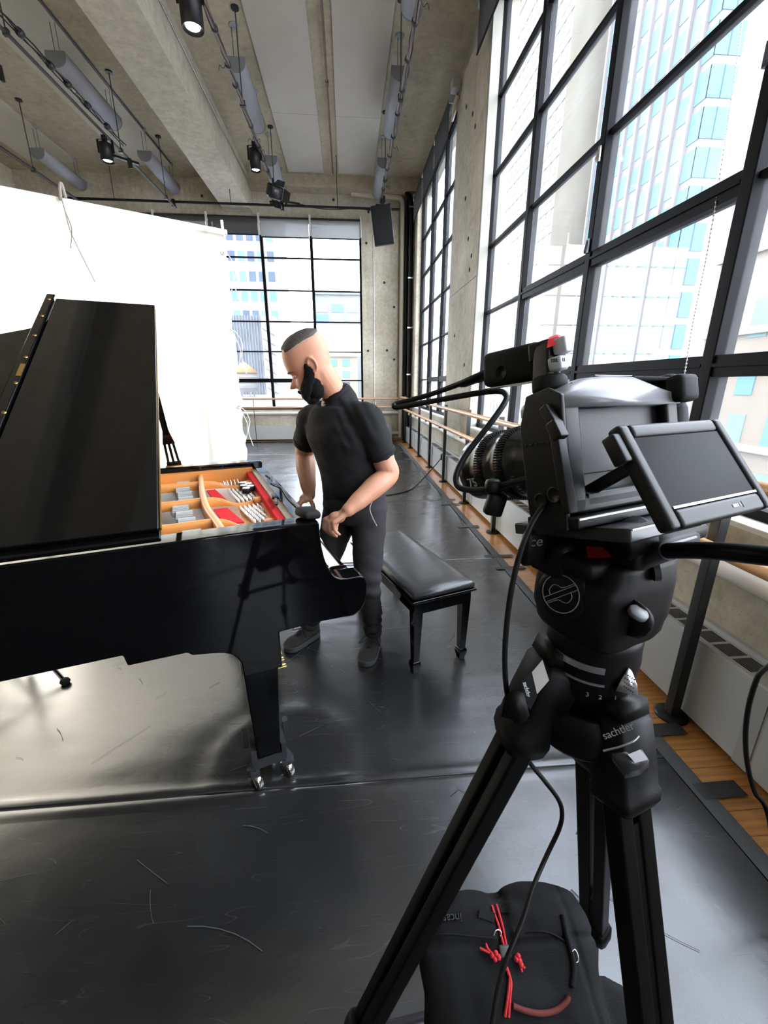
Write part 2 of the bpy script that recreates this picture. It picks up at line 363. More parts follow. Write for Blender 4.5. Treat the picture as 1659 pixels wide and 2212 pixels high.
# back wall
CX = [.44, -.77, -1.95, -3.13, -4.31, -5.5]; BZ0, BZ1 = .86, 5.2
w = MB().bx(XL, 2.0, YB, YB+.3, -.01, BZ0).bx(XL, 2.0, YB, YB+.3, BZ1, ZC).bx(CX[0], XW+.3, YB+.004, YB+.3, BZ0, BZ1).bx(XL, CX[5], YB, YB+.3, BZ0, BZ1)
wb = struct('wall_back', w, M_conc)
def bp(x0, x1, z0, z1): obj('panel', MB().bx(x0, x1, YB-.004, YB+.006, z0, z1), M_conc, wb)
bp(CX[0], XW, 2.815, BZ1-.004); bp(CX[0], .985, BZ0+.004, 2.807); bp(.991, XW, BZ0+.004, 2.807)
bp(CX[0], XW, BZ1+.004, ZC-.01); bp(-2.03, CX[0]-.006, BZ1+.004, ZC-.01); bp(-6, -2.7, BZ1+.004, ZC-.01)
hb = MB().lathe([(.03, 0), (.03, .003), (.020, .004), (.018, -.004), (0, -.004)], axis_frame((0, 0, 0), (0, -1, 0)), 14).mesh('tie_hole', bpy.data.materials['tie_hole_dark'])
for x, z in ((.575, 2.307), (1.072, 2.321), (.56, 4.75), (1.25, 3.35), (1.26, 2.1), (1.0, 3.9), (.62, 5.4), (-.2, 5.62), (-1.3, 5.5), (-3.2, 5.6)):
    h = obj('tie_hole', hb, None, wb); h.location = (x, YB-.006, z)
struct('wall_left', MB().bx(XL-.3, XL, YF, YB, 0, ZC), M_conc); struct('wall_front', MB().bx(XL, 2.0, YF-.3, YF, 0, ZC), M_conc)
# ceiling with its beams and acoustic panels
ce = struct('ceiling', MB().bx(XL-.3, 2.1, YF-.3, YB+.3, ZC, ZC+.3), M_ceil)
obj('beam', MB().bx(-2.715, -2.085, YF, YB-.001, 5.31, ZC), M_beam, ce)
obj('beam', MB().bx(-7.9, -7.2, YF, YB-.001, 5.31, ZC), M_beam, ce)
obj('beam', MB().bx(-2.085, 1.82, YB-.35, YB-.002, 5.72, ZC), M_ceil, ce)
for x0, x1 in ((-1.16, -.385), (-.07, .71), (-4.5, -3.62), (-6.5, -5.55)):
    ys = [11.0, 8.93, 6.5, 4.07, 1.64, -.79, -3.2, -5.6]
    for a, b in zip(ys, ys[1:]): obj('panel', MB().bx(x0, x1, b+.004, a-.004, ZC-.035, ZC-.0005), M_panel, ce)

def window(name, plane, edges, zs, open_cells=(), glassm=M_glass, thick=()):
    """plane ('x', X) or ('y', Y); edges along the wall, zs of the bars."""
    ax, pos = plane
    win = bpy.data.objects.new(name, None); COL.objects.link(win); win['kind'] = 'structure'; WM[name] = Matrix()
    def B(u0, u1, z0, z1, t0, t1):
        return MB().bx(t0, t1, u0, u1, z0, z1) if ax == 'x' else MB().bx(u0, u1, t0, t1, z0, z1)
    lo, hi = min(edges), max(edges); zl, zh = zs[0], zs[-1]; d = .045
    fr = MB()
    for m in (B(lo, lo+.05, zl, zh, pos-d, pos+d), B(hi-.05, hi, zl, zh, pos-d, pos+d), B(lo, hi, zl-.0, zl+.05, pos-d, pos+d), B(lo, hi, zh-.05, zh, pos-d, pos+d)): fr.add(m.v, m.f)
    obj('frame', fr, M_frame, win)
    for e in sorted(edges)[1:-1]: bevel(obj('mullion', B(e-.035, e+.035, zl+.05, zh-.05, pos-.055, pos+.05), M_frame, win), .006)
    E = sorted(edges)
    for i in range(len(E)-1):
        a = E[i]+(.05 if i == 0 else .035); b = E[i+1]-(.05 if i == len(E)-2 else .035)
        for j in range(1, len(zs)-1):
            t = .05 if (i, j) in thick else .014
            obj('transom', B(a, b, zs[j]-t, zs[j]+t, pos-.03 if t < .02 else pos-.045, pos+.03), M_frame, win)
            if t > .02: obj('glazing_bead', B(a, b, zs[j]-.004, zs[j]+.012, pos-.056, pos-.0455), M_frame, win)
        for j in range(len(zs)-1):
            p0 = zs[j]+(.05 if j == 0 else (.05 if (i, j) in thick else .014)); p1 = zs[j+1]-(.05 if j == len(zs)-2 else (.05 if (i, j+1) in thick else .014))
            if p1-p0 > .05: obj('pane', B(a, b, p0, p1, pos-.003, pos+.003), glassm, win)
    return win
zs_r = [Z0, 1.58, 2.36, 3.11, 3.85, 4.60, Z1]
# sorted columns count from the near end: 0 is nearest
w1 = window('window_1', ('x', 1.83), BIG, zs_r, thick={(2, 1), (2, 2), (3, 1), (3, 2), (1, 1)})
w2 = window('window_2', ('x', 1.83), FAR, zs_r, thick={(0, 1), (1, 1)})
w4 = window('window_4', ('x', 1.83), REAR, zs_r)
zs_b = [BZ0, 1.57, 2.28, 2.99, 3.70, 4.41, BZ1]
w3 = window('window_3', ('y', YB+.10), CX, zs_b, thick={(3, 1), (2, 1)})
def hb_(y, z):                                   # window catch on the mullion
    return MB().box((1.77, y, z), (.02, .03, .09)).bar((1.765, y, z+.03), (1.735, y-.03, z-.05), .014, .02)
obj('handle', hb_(2.02+.02, 2.8), M_darkmetal, w1); obj('handle', hb_(3.29, 2.45), M_darkmetal, w1); obj('handle', hb_(3.29, 3.0), M_steel, w1)
# sills and pipe-like stool under the windows
for name, y0, y1 in (('trim_1', BIG[5], BIG[0]), ('trim_2', FAR[3], FAR[0])):
    struct(name, MB().bx(XW-.0, 1.785, y0, y1, Z0-.02, Z0+.004), M_white)
struct('trim_3', MB().bx(CX[5], CX[0], YB-.0, YB+.06, BZ0-.03, BZ0+.004), M_white)
t4 = struct('trim_4', MB().cyl((1.632, -3, .725), (1.632, YB-.02, .725), .043, 16), M_white)
t5 = struct('trim_5', MB().cyl((CX[5], YB-.05, .74), (1.55, YB-.05, .74), .04, 14), M_white)
# jamb strip beside the big window, the corner posts
struct('trim_6', MB().bx(XW+.0, 1.785, BIG[0]-.05, BIG[0]+.0, Z0, Z1), mat('jamb_grey', (.30, .29, .25), .7, var=.15, scale=6))
struct('trim_7', MB().bx(1.50, 1.66, YB-.30, YB-.14, 0, 5.6), M_blackmatt)
struct('baseboard_back', MB().bx(XL, 1.40, YB-.03, YB-.002, 0, .03), M_wood)
# ------------------------------------------------------------------ the city outside (the room is several floors up)
GZ = -16.0
struct('ground_street', MB().bx(-140, 160, -60, 220, GZ-.5, GZ), mat('asphalt', (.16, .16, .17), .9, var=.2))
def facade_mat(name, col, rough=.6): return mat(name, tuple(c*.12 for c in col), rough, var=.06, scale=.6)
M_pane_b = mat('far_glass_blue', (0.045, 0.1, 0.16), .5, spec=.12); M_pane_g = mat('far_glass_green', (0.07, 0.125, 0.13), .5, spec=.12)
M_pane_d = mat('far_glass_dark', (0.02, 0.035, 0.06), .5, spec=.12); M_pane_c = mat('far_glass_cyan', (0.04, 0.135, 0.18), .5, spec=.12)
def building(label, o, dirv, W, D, top, wallm, group='buildings outside the windows'):
    """o: a ground corner; dirv: along its main front (local x); the front looks along local -y."""
    ang = atan2(dirv[1], dirv[0]); t = thing('office_building', label, 'building', (o[0], o[1], GZ), ang, group)
    obj('wall', MB().bx(0, W, 0, D, 0, top-GZ), wallm, t); return t
def grid(t, W, z0, z1, dx, dz, ww, wh, mats, face='front', depth=0, x0=0, D=0, frame=None, sill=None, most=290):
    cache = {}; n = 0; z = z0
    while z+wh <= z1:
        x = x0+dx/2
        while x+ww/2 <= W and n < most:
            m = random.choice(mats)
            if m.name not in cache: cache[m.name] = MB().bx(-ww/2, ww/2, -.06, .05, 0, wh).mesh('window', [m])
            w_ = obj('window', cache[m.name], None, t)
            if face == 'front': w_.location = (x, 0.0, z-GZ)
            elif face == 'side': w_.rotation_euler = (0, 0, -pi/2); w_.location = (0, x, z-GZ)
            elif face == 'end': w_.rotation_euler = (0, 0, pi/2); w_.location = (D, x, z-GZ)
            n += 1; x += dx
        z += dz

S_ = (0, -1)      # fronts on the street outside the right-hand windows look along -X: local x runs along -Y
def band(t, x0, x1, z, h, m, d=.12, face='front', D=0):
    obj('cornice', MB().bx(x0, x1, -d, .02, z-GZ, z+h-GZ) if face == 'front' else MB().bx(-d, .02, x0, x1, z-GZ, z+h-GZ), m, t)
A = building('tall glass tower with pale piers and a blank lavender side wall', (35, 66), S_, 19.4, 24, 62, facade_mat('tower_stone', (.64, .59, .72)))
grid(A, 17.6, -2, 52, 2.2, 3.2, 1.45, 2.35, [M_pane_b, M_pane_c, M_pane_g, M_pane_c], most=150)
for k in range(9): obj('pier', MB().bx(-.1+2.2*k, .22+2.2*k, -.35, .0, 2, 62-GZ), facade_mat('pier_stone', (.76, .70, .72)), A)
for k in range(16):                              # glazed corner bay
    z = 2+3.2*k
    obj('window', MB().bx(17.9, 19.46, -.08, .1, z-GZ, z+2.5-GZ).bx(19.3, 19.48, -.08, 2.6, z-GZ, z+2.5-GZ), M_pane_c, A)
    obj('window_mullion', MB().bx(19.47, 19.53, 1.2, 1.3, z-GZ, z+2.5-GZ), M_pane_d, A)
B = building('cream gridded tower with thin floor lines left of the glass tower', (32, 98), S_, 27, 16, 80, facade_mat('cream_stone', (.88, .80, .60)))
for k in range(26): band(B, 0, 27, -6+3.3*k, .14, facade_mat('cream_line', (.62, .60, .55)))
grid(B, 26.5, -8, 70, 1.9, 3.3, 1.3, 2.5, [mat('pale_glass', (0.1, 0.115, 0.115), .5, spec=.1), mat('pale_glass_b', (0.115, 0.115, 0.1), .5, spec=.1)], most=290)
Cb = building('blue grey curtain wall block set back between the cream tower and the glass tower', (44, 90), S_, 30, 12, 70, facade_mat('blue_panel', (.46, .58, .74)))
grid(Cb, 29, -6, 60, 3.0, 3.4, 2.4, 2.6, [M_pane_b, M_pane_g, mat('pale_glass_c', (0.1, 0.115, 0.125), .5, spec=.1)], most=290)
D_ = building('grey white ribbed tower farthest up the street', (35, 150), S_, 50, 18, 95, facade_mat('ribbed_white', (.70, .74, .76)))
for k in range(20): obj('pier', MB().bx(2.5*k, 2.5*k+.9, -.5, 0, 0, 95-GZ), bpy.data.materials['ribbed_white'], D_)
grid(D_, 50, -8, 60, 2.5, 4.0, 1.3, 3.0, [mat('soft_glass', (0.085, 0.1, 0.115), .5, spec=.1)], x0=.45, most=290)
E_ = building('tan brick building with tall blue windows low in the nearest right-hand panes', (25, 29), S_, 26, 10, 9.5, facade_mat('tan_brick', (.70, .56, .40)))
grid(E_, 26, -6, 9, 2.6, 3.4, 1.2, 2.2, [M_pane_b, M_pane_g])
for z in (-2.6, 4.4, 9.0): band(E_, -.1, 26.1, z, .45, facade_mat('tan_stone', (.74, .68, .56)), .3)
grp = 'buildings outside the windows'
F = building('white apartment tower with rows of dark windows at the left of the back window', (-21, 80), (1, 0), 9.6, 16, 60, facade_mat('white_render', (.80, .83, .88)))
grid(F, 9.4, 6, 40, 1.6, 3.0, 1.1, 1.5, [M_pane_d, M_pane_b, M_pane_b], most=90)
G = building('dark blue ribbed glass block above the water tank', (-16.5, 62), (1, 0), 5.2, 8, 10.2, facade_mat('navy_glass', (.10, .16, .26)))
for k in range(14): obj('rib', MB().bx(.05+.38*k, .13+.38*k, -.12, 0, 2, 10.2-GZ), facade_mat('blue_rib', (.40, .50, .66)), G)
L_ = building('narrow white block with dark diagonal braces beside the dark blue block', (-11.2, 61), (1, 0), 1.9, 8, 10.0, facade_mat('white_block', (.84, .86, .9)))
for k in range(7): obj('brace', MB().bar((.15, -.06, 17+1.25*k), (1.7, -.06, 16.1+1.25*k), .08, .08), M_pane_d, L_)
I_ = building('grey building with big dark windows above the painted wall', (-4.0, 60), (1, 0), 6.2, 10, 12.6, facade_mat('grey_block', (.52, .56, .62)))
grid(I_, 6.2, 9.2, 12.2, 2.0, 1.25, 1.5, .95, [M_pane_b, M_pane_d])
band(I_, -.1, 6.3, 12.5, .4, facade_mat('slate_band', (.45, .50, .60)), .25)
obj('painted_wall', MB().bx(.2, 6.1, -.05, 0, 5.0-GZ, 8.9-GZ), None, I_)
mm = bpy.data.materials.new('pastel_paint'); mm.use_nodes = True; n_ = mm.node_tree; vt = N(n_, 'TexVoronoi', Scale=1.7); tcx = N(n_, 'TexCoord'); ns = N(n_, 'TexNoise', Scale=1.3, Detail=3); n_.links.new(tcx.outputs['Object'], ns.inputs['Vector'])
mv = N(n_, 'Mix', data_type='RGBA'); n_.links.new(tcx.outputs['Object'], vt.inputs['Vector'])
n_.links.new(ramp(n_, vt.outputs['Color'], [(.2, (.06, .085, .095)), (.45, (.115, .115, .11)), (.6, (.115, .075, .08)), (.75, (.115, .12, .11)), (.9, (.07, .095, .08))]), n_.nodes['Principled BSDF'].inputs['Base Color'])
I_.children[-1].data.materials[0] = mm
J_ = building('yellow stone building with square windows behind the person\'s neck', (-3.4, 47), (1, 0), 4.6, 8, 4.3, facade_mat('yellow_stone', (.80, .66, .40)))
grid(J_, 4.4, -.2, 4.0, 1.35, 1.15, .72, .68, [M_pane_d, M_pane_b])
band(J_, -.1, 4.7, 4.2, .25, bpy.data.materials['tan_stone'], .2)
K_ = building('low white building with small windows under the water tank', (-15, 44), (1, 0), 12, 8, .2, facade_mat('low_white', (.80, .80, .80)))
grid(K_, 12, -4.2, -.2, 1.5, 1.3, .9, .8, [M_pane_b, M_pane_d])
wt = thing('water_tank', 'round timber rooftop water tank with an orange cone roof outside the back window', 'water tank', (-10.4, 45.5, .2))
obj('tank', MB().lathe([(1.25, .5), (1.25, 2.3)], None, 20), mat('grey_timber', (0.1, 0.095, 0.09), .8, var=.2), wt)
obj('roof', MB().lathe([(1.45, 2.3), (0, 3.45)], None, 20), mat('orange_roof', (0.17, 0.085, 0.025), .7), wt)
for k in range(4): obj('leg', MB().bar((.9*cos(k*pi/2+.7), .9*sin(k*pi/2+.7), 0), (.9*cos(k*pi/2+.7), .9*sin(k*pi/2+.7), .52), .12, .12), M_darkmetal, wt)
for k in range(3): obj('hoop', MB().lathe([(1.26, .75+.55*k), (1.28, .78+.55*k), (1.26, .81+.55*k)], None, 20), M_pane_d, wt)

# ------------------------------------------------------------------ floor: black dance vinyl in rolls, tape
def ring_dent(x, y): return 0
def vinyl_sheet(y0, y1, x0, x1, label, step=.06, dents=()):
    t = MB(); nx = int((x1-x0)/step); ys = []
    k = int((y1-y0)/step)
    for i in range(k+1): ys.append(y0+(y1-y0)*i/k)
    for e in (y0, y1):
        for dd in (.008, .016, .026, .038, .055): ys.append(e+dd if e == y0 else e-dd)
    ys = sorted(set(round(v, 4) for v in ys)); V = []; F = []
    for yy in ys:
        e = min(yy-y0, y1-yy)
        for i in range(nx+1):
            xx = x0+(x1-x0)*i/nx
            amp = .0025+.0035*max(0, noise.noise((xx*.8, y0*3.1, 0))+.25)
            z = .0035+amp*math.exp(-((e-.022)/.02)**2)*(1 if e < .1 else 0)
            z += .0022*noise.noise((xx*1.1, yy*2.3, 1.7))+.0022
            for dx, dy, R, a, ww in dents:
                r = sqrt((xx-dx)**2+(yy-dy)**2); z += a*math.exp(-((r-R)/ww)**2)
            V.append((xx, yy, max(z, .0012)))
    n = nx+1
    for j in range(len(ys)-1):
        for i in range(nx): F.append((j*n+i, j*n+i+1, (j+1)*n+i+1, (j+1)*n+i))
    b = len(V); V += [(p[0], p[1], 0.0) for p in V]
    rim = [i for i in range(n)], [(len(ys)-1)*n+i for i in range(n)]
    for r in rim:
        for i in range(nx): F.append((r[i], r[i+1], r[i+1]+b, r[i]+b))
    for i0 in (0, nx):
        for j in range(len(ys)-1): F.append((j*n+i0, (j+1)*n+i0, (j+1)*n+i0+b, j*n+i0+b))
    t.add(V, F, 0, True)
    sh = obj('vinyl_sheet', t, M_vinyl)
    if y0 > -1.2:                                # pale hairline scuffs, thin as scratches
        rnd = random.Random(int(y0*100)); sc = MB()
        for _ in range(120):
            x, yy = rnd.uniform(max(x0, -4.5)+.1, x1-.1), rnd.uniform(y0+.08, y1-.08); a = rnd.choice((.5, .9, 2.2, 2.6, rnd.uniform(0, pi))); L = rnd.choice((.04, .06, .1, .15, .24)); cu = rnd.uniform(-.6, .6); w = rnd.uniform(.0004, .0013)*(1+max(0, yy)*.12)
            P = []
            for k in range(6):
                P.append((x, yy)); x += cos(a)*L/5; yy += sin(a)*L/5; a += cu/5
            if any(q[1] < y0+.05 or q[1] > y1-.05 or q[0] > x1-.03 for q in P): continue
            V = []; 
            for k, (px, py) in enumerate(P): V += [(px-sin(a)*w, py+cos(a)*w, .0092), (px+sin(a)*w, py-cos(a)*w, .0092)]
            sc.add(V, [(2*k, 2*k+1, 2*k+3, 2*k+2) for k in range(5)])
        obj('scuff_marks', sc, M_scuff, sh, kind='stuff')
    return tag(sh, label, 'floor mat', 'black dance vinyl rolls laid across the floor')
VX = 1.335
M_scuff = mat('pale_scuff', (.045, .045, .044), .5)
SEAMS = [-6.4, -4.95, -2.9, -.84, 1.232, 3.297, 5.2, 7.1, 9.2, 11.28]
VL = ['black vinyl dance mat at the back wall end of the room', 'scuffed black vinyl dance mat under the white diffusion cloth', 'scuffed black vinyl dance mat second beyond the piano bench', 'pale scuffed vinyl dance mat just beyond the piano bench', 'black vinyl dance mat carrying the piano, the bench and the shoes', 'wide black vinyl dance mat in front, under the tripod legs']
for i, (a, b) in enumerate(zip(SEAMS, SEAMS[1:])):
    k = len(SEAMS)-2-i
    lab = VL[k] if k < len(VL) else 'black vinyl dance mat behind the camera tripod, roll %s from the rear wall' % ('first', 'second', 'third')[i]
    dents = ((-.30, 1.36, .27, .005, .035), (-.30, 1.36, .36, -.002, .05)) if abs(a-1.232) < .01 else ()
    vinyl_sheet(a+.001, b-.001, -7.9 if i < 3 else -7.6, VX, lab, .035 if i == 4 else (.05 if i == 3 else .09), dents)
M_tape = mat('grey_gaffer_tape', (.050, .050, .052), .55, bump=.1, bscale=400)
M_tape2 = mat('black_gaffer_tape', (.016, .016, .017), .5)
def ztape(x, y): return .0105
tg = 'gaffer tape pieces holding the vinyl edge'
tag(obj('floor_tape', MB().bx(VX-.055, VX+.012, .25, 11.3, .0085, .0095), M_tape), 'long dark grey tape strip along the vinyl edge beside the wooden boards', 'tape')
for (x0, x1, y0, y1, lab) in ((1.25, 1.475, 1.335, 1.40, 'black tape tab on the wood near the round post foot'), (1.30, 1.475, 1.045, 1.11, 'black tape tab on the wood boards nearest the front'),
        (1.20, 1.46, 3.31, 3.36, 'short black tape tab on the boards beside the piano bench'), (1.22, 1.47, 3.06, 3.11, 'second short black tape tab beside the piano bench'),
        (1.17, 1.40, 4.12, 4.18, 'grey tape tab between bench and barre posts'), (1.18, 1.42, 5.0, 5.05, 'pair of tape tabs by the third barre post, nearer one'),
        (1.18, 1.42, 5.22, 5.27, 'pair of tape tabs by the third barre post, farther one'), (1.10, 1.35, 1.98, 2.05, 'pale grey tape tab on the vinyl left of the tripod head'),
        (1.15, 1.38, 7.1, 7.16, 'tape tab on the vinyl edge below the wall outlet'), (1.15, 1.36, 8.3, 8.36, 'small tape tab at the far vinyl edge')):
    tag(obj('tape_tab', MB().bx(x0, x1, y0, y1, .0098, .0108), M_tape2 if x1 > 1.44 else M_tape), lab, 'tape', tg)

# ------------------------------------------------------------------ convector covers, barres on posts
def convector(y0, y1, label):
    L = y1-y0; t = thing('radiator_cover', label, 'radiator', (1.53, y0, 0), 0, 'convector covers along the window wall')
    H = .415
    bevel(obj('cabinet', MB().bx(0, .012, .002, L-.002, .035, H-.02).bx(0, .13, .002, L-.002, H-.02, H).bx(.012, .13, .002, .014, .035, H-.02).bx(.012, .13, L-.014, L-.002, .035, H-.02), M_grey, t), .003)
    obj('cover_strip', MB().bx(-.004, .0, -.012, .05, .035, H-.01), mat('strip_grey', (.33, .34, .34), .4), t)
    obj('back_ledge', MB().bx(.125, .148, .0, L, H-.01, H+.022), M_grey, t)
    n = int((L-.2)/.098); g = MB()
    for r in range(9): g.bx(.026+r*.0095, .0312+r*.0095, 0, .082, H-.001, H+.0012)  # black strips on the solid top paint the shade inside open slots
    gm = g.mesh('grille', M_blackmatt)
    for k in range(n):
        if k % 9 == 8: continue
        q = obj('grille', gm, None, t); q.location = (0, .1+k*.098, 0)
    return t
CL = ['grey convector cover with slotted top nearest the front, right of the tripod', 'grey convector cover behind the tripod head', 'grey convector cover beside the piano bench', 'grey convector cover below the pier between windows', 'grey convector cover behind the wall outlet cable', 'grey convector cover under the far window', 'last grey convector cover in the far corner']
yy = [-.75, 1.13, 3.0, 4.9, 6.3, 7.9, 9.5, 11.0]
for a, b, l in zip(yy, yy[1:], CL): convector(a, b, l)
t = thing('radiator_cover', 'long grey convector cover along the back wall under the window', 'radiator', (-5.4, YB-.16, 0), 0, 'convector covers along the window wall')
bevel(obj('cabinet', MB().bx(0, 6.6, 0, .14, .06, .42), M_grey, t), .004); obj('plinth', MB().bx(.02, 6.58, .03, .14, 0.032, .06), M_blackmatt, t)
def post(y, label):
    t = thing('barre_post', label, 'post', (1.49, y, 0), 0, 'posts that carry the ballet barres')
    bevel(obj('shaft', MB().bx(-.022, .022, -.022, .022, .01, 1.19), M_darkmetal_post, t), .003)
    obj('foot_plate', MB().lathe([(.0, 0), (.068, 0), (.07, .006), (.06, .012), (.035, .018), (0, .018)], None, 24), M_black, t)
    for z in (.855, 1.125): obj('bracket', MB().bx(-.10, -.02, -.02, .02, z-.012, z+.004), M_darkmetal_post, t)
    return t
M_darkmetal_post = mat('charcoal_steel', (.026, .027, .029), .35, metal=.3)
PL = ['charcoal barre post with round foot right of the tripod', 'charcoal barre post hidden behind the camera, between the first and third', 'charcoal barre post standing in front of the lens clamp', 'charcoal barre post just left of the camera lens', 'charcoal barre post with foot beside the cable on the boards', 'charcoal barre post fifth from the far corner pipe', 'charcoal barre post beside the wall outlet', 'charcoal barre post second from the far corner', 'charcoal barre post nearest the far corner']
for y, l in zip((1.455, 2.70, 3.97, 5.09, 6.33, 7.5, 8.7, 9.9, 10.9), PL): post(y, l)
for z, l in ((1.155, 'upper wooden ballet barre along the window wall'), (.885, 'lower wooden ballet barre along the window wall')):
    tag(obj('ballet_barre', MB().tube([(1.405, -1.5, z), (1.405, YB-.22, z)], .025, 14), M_barre), l, 'barre', 'wooden ballet barres')
M_barre2 = mat('barre_wood_far', (.50, .28, .16), .35, coat=.3)
for z, l in ((1.115, 'upper wooden ballet barre across the back window'), (.90, 'lower wooden ballet barre across the back window')):
    tag(obj('ballet_barre', MB().tube([(-5.4, YB-.24, z), (1.36, YB-.24, z)], .024, 12), M_barre2), l, 'barre', 'wooden ballet barres')
for i, x in enumerate((.72, -.98, -2.42, -3.9)):
    t = thing('barre_post', 'thin steel barre post before the back wall, ' + ('near the corner pipes', 'just behind the person', 'beside the cloth edge', 'behind the cloth')[i], 'post', (x, YB-.24, 0), 0, 'thin posts of the back wall barres')
    obj('shaft', MB().cyl((0, 0, .004), (0, 0, 1.10), .009, 10), M_darkmetal, t)
    obj('foot_plate', MB().cyl((0, 0, .0), (0, 0, .006), .03, 14), M_darkmetal, t)
# ------------------------------------------------------------------ ceiling rigging, lamps, pipes, shades, speaker
def rig_pipe(x, y0, y1, z, r, label, m=M_pipe, hangers=(), name='rigging_pipe'):
    t = thing(name, label, 'pipe', (x, y0, z), 0, 'rigging pipes under the ceiling')
    obj('pipe', MB().tube([(0, 0, 0), (0, y1-y0, 0)], r, 12), m, t)
    for hy in hangers: obj('hanger', MB().cyl((0, hy-y0, r*.5), (0, hy-y0, ZC-z), .007, 8).cyl((0, hy-y0, ZC-z-.02), (0, hy-y0, ZC-z), .05, 12).bx(-r-.008, r+.008, hy-y0-.02, hy-y0+.02, -r-.008, r+.012), M_darkmetal, t)
    return t
M_rust = mat('brown_pipe', (.16, .11, .085), .5, var=.3, scale=10)
def cable_run(x, y0, y1, z, r0, seed, label, name='cable_bundle', loops=True):
    random.seed(seed); t = thing(name, label, 'cable', (x, y0, z), 0, 'cable bundles taped to the rigging pipes')
    for k in range(3):
        P = []; L = y1-y0; n = int(L/.12)
        for i in range(n+1):
            a = i*.35+k*2.1; P.append((r0*cos(a)+random.uniform(-.006, .006), L*i/n, r0*sin(a)*.8-(.010*abs(sin(i*.35+k)))))
        obj('cable', MB().tube(curve_pts(P, 3), .006+.0015*k, 6), M_cable, t)
    tm = MB().lathe([(r0+.012, -.03), (r0+.016, 0), (r0+.012, .03)], axis_frame((0, 0, 0), (0, 1, 0)), 10).mesh('tape_wrap', M_tape2)
    yy = .2
    while yy < y1-y0:
        q = obj('tape_wrap', tm, None, t); q.location = (0, yy, 0); yy += random.uniform(.3, .55)
    if loops:
        for k in range(5):
            yy = random.uniform(.3, y1-y0-.3); s = random.choice((-1, 1))
            obj('tie_end', MB().tube(curve_pts([(0, yy, -r0), (s*.04, yy+.02, -r0-.05), (s*.075, yy+.01, -r0-.03), (s*.09, yy-.01, -r0-.09)], 4), .003, 5), M_cable, t)
    return t
p1 = rig_pipe(-1.268, 3.0, 10.45, 5.0, .024, 'brown rigging pipe right of the concrete beam carrying spotlights', M_rust, (4.2, 6.9, 9.4)); c1 = cable_run(-1.268, 3.0, 8.9, 5.0, .021, 3, 'black cable bundle on the rigging pipe right of the concrete beam')
p3 = rig_pipe(.782, 3.0, 9.95, 5.0, .024, 'brown rigging pipe near the window wall above the loudspeaker', M_rust, (4.3, 6.6, 8.8)); c3 = cable_run(.782, 3.0, 9.6, 5.0, .021, 5, 'black cable bundle on the rigging pipe near the window wall')
pL = rig_pipe(-3.44, 3.0, 10.4, 4.985, .02, 'rigging pipe left of the concrete beam with the middle spotlight', M_pipe, (5.9, 8.2, 9.9)); cL = cable_run(-3.36, 3.0, 8.15, 5.05, .026, 9, 'thick black cable bundle left of the concrete beam')
pM = rig_pipe(-5.27, 3.0, 10.4, 5.0, .024, 'rigging pipe farthest left above the white cloth', M_pipe, (6.2, 9.0))
t = thing('rigging_pipe', 'black cross pipe running along the back wall above the window', 'pipe', (-6.5, 10.3, 5.055), 0, 'rigging pipes under the ceiling')
obj('pipe', MB().tube([(0, 0, 0), (7.72, 0, 0)], .024, 12), M_black, t)
for x in (.6, 3.05, 5.25, 7.25): obj('clamp', MB().bx(x-.03, x+.03, -.035, .035, -.09 if x != 7.25 else -.05, .04), M_black, t)
for x in (1.9, 4.2, 6.4): obj('hanger', MB().cyl((x, 0, .02), (x, 0, ZC-5.055), .007, 8), M_darkmetal, t)
obj('cable', MB().tube(curve_pts([(5.0, -.02, .02), (5.3, -.03, .05), (5.6, -.03, .03), (5.9, -.03, -.03), (6.3, -.03, -.05), (6.8, -.03, -.02), (7.2, -.03, -.05)], 6), .008, 6), M_cable, t)
obj('cable', MB().tube(curve_pts([(5.0, -.03, .05), (5.2, -.04, .06), (5.4, -.04, .05), (5.62, -.03, .03)], 6), .02, 6), M_cable, t)
# thin black rod between the acoustic panels, white wire along the beam
tag(obj('sprinkler_pipe', MB().tube([(-.185, 2.0, ZC-.07), (-.185, 10.9, ZC-.07)], .017, 10).cyl((-.185, 8.0, ZC-.07), (-.185, 8.1, ZC-.07), .027, 12).cyl((-.185, 4.2, ZC-.07), (-.185, 4.2, ZC), .012, 8).cyl((-.185, 7.0, ZC-.07), (-.185, 7.0, ZC), .012, 8).cyl((-.185, 10.2, ZC-.07), (-.185, 10.2, ZC), .012, 8), M_rust), 'thin brown pipe between the two ceiling panels', 'pipe')
tag(obj('conduit', MB().tube([(-2.07, 2.0, 5.79), (-2.07, 11.1, 5.79)], .009, 8).cyl((-2.085, 11.05, 5.79), (-2.05, 11.05, 5.79), .03, 10), M_steel), 'shiny thin conduit along the right face of the concrete beam', 'conduit')
tag(obj('conduit', MB().tube([(-3.60, 2.0, ZC-.012), (-3.60, 11.0, ZC-.012)], .012, 8), M_darkmetal), 'dark conduit on the ceiling over the left row of tube lamps', 'conduit')
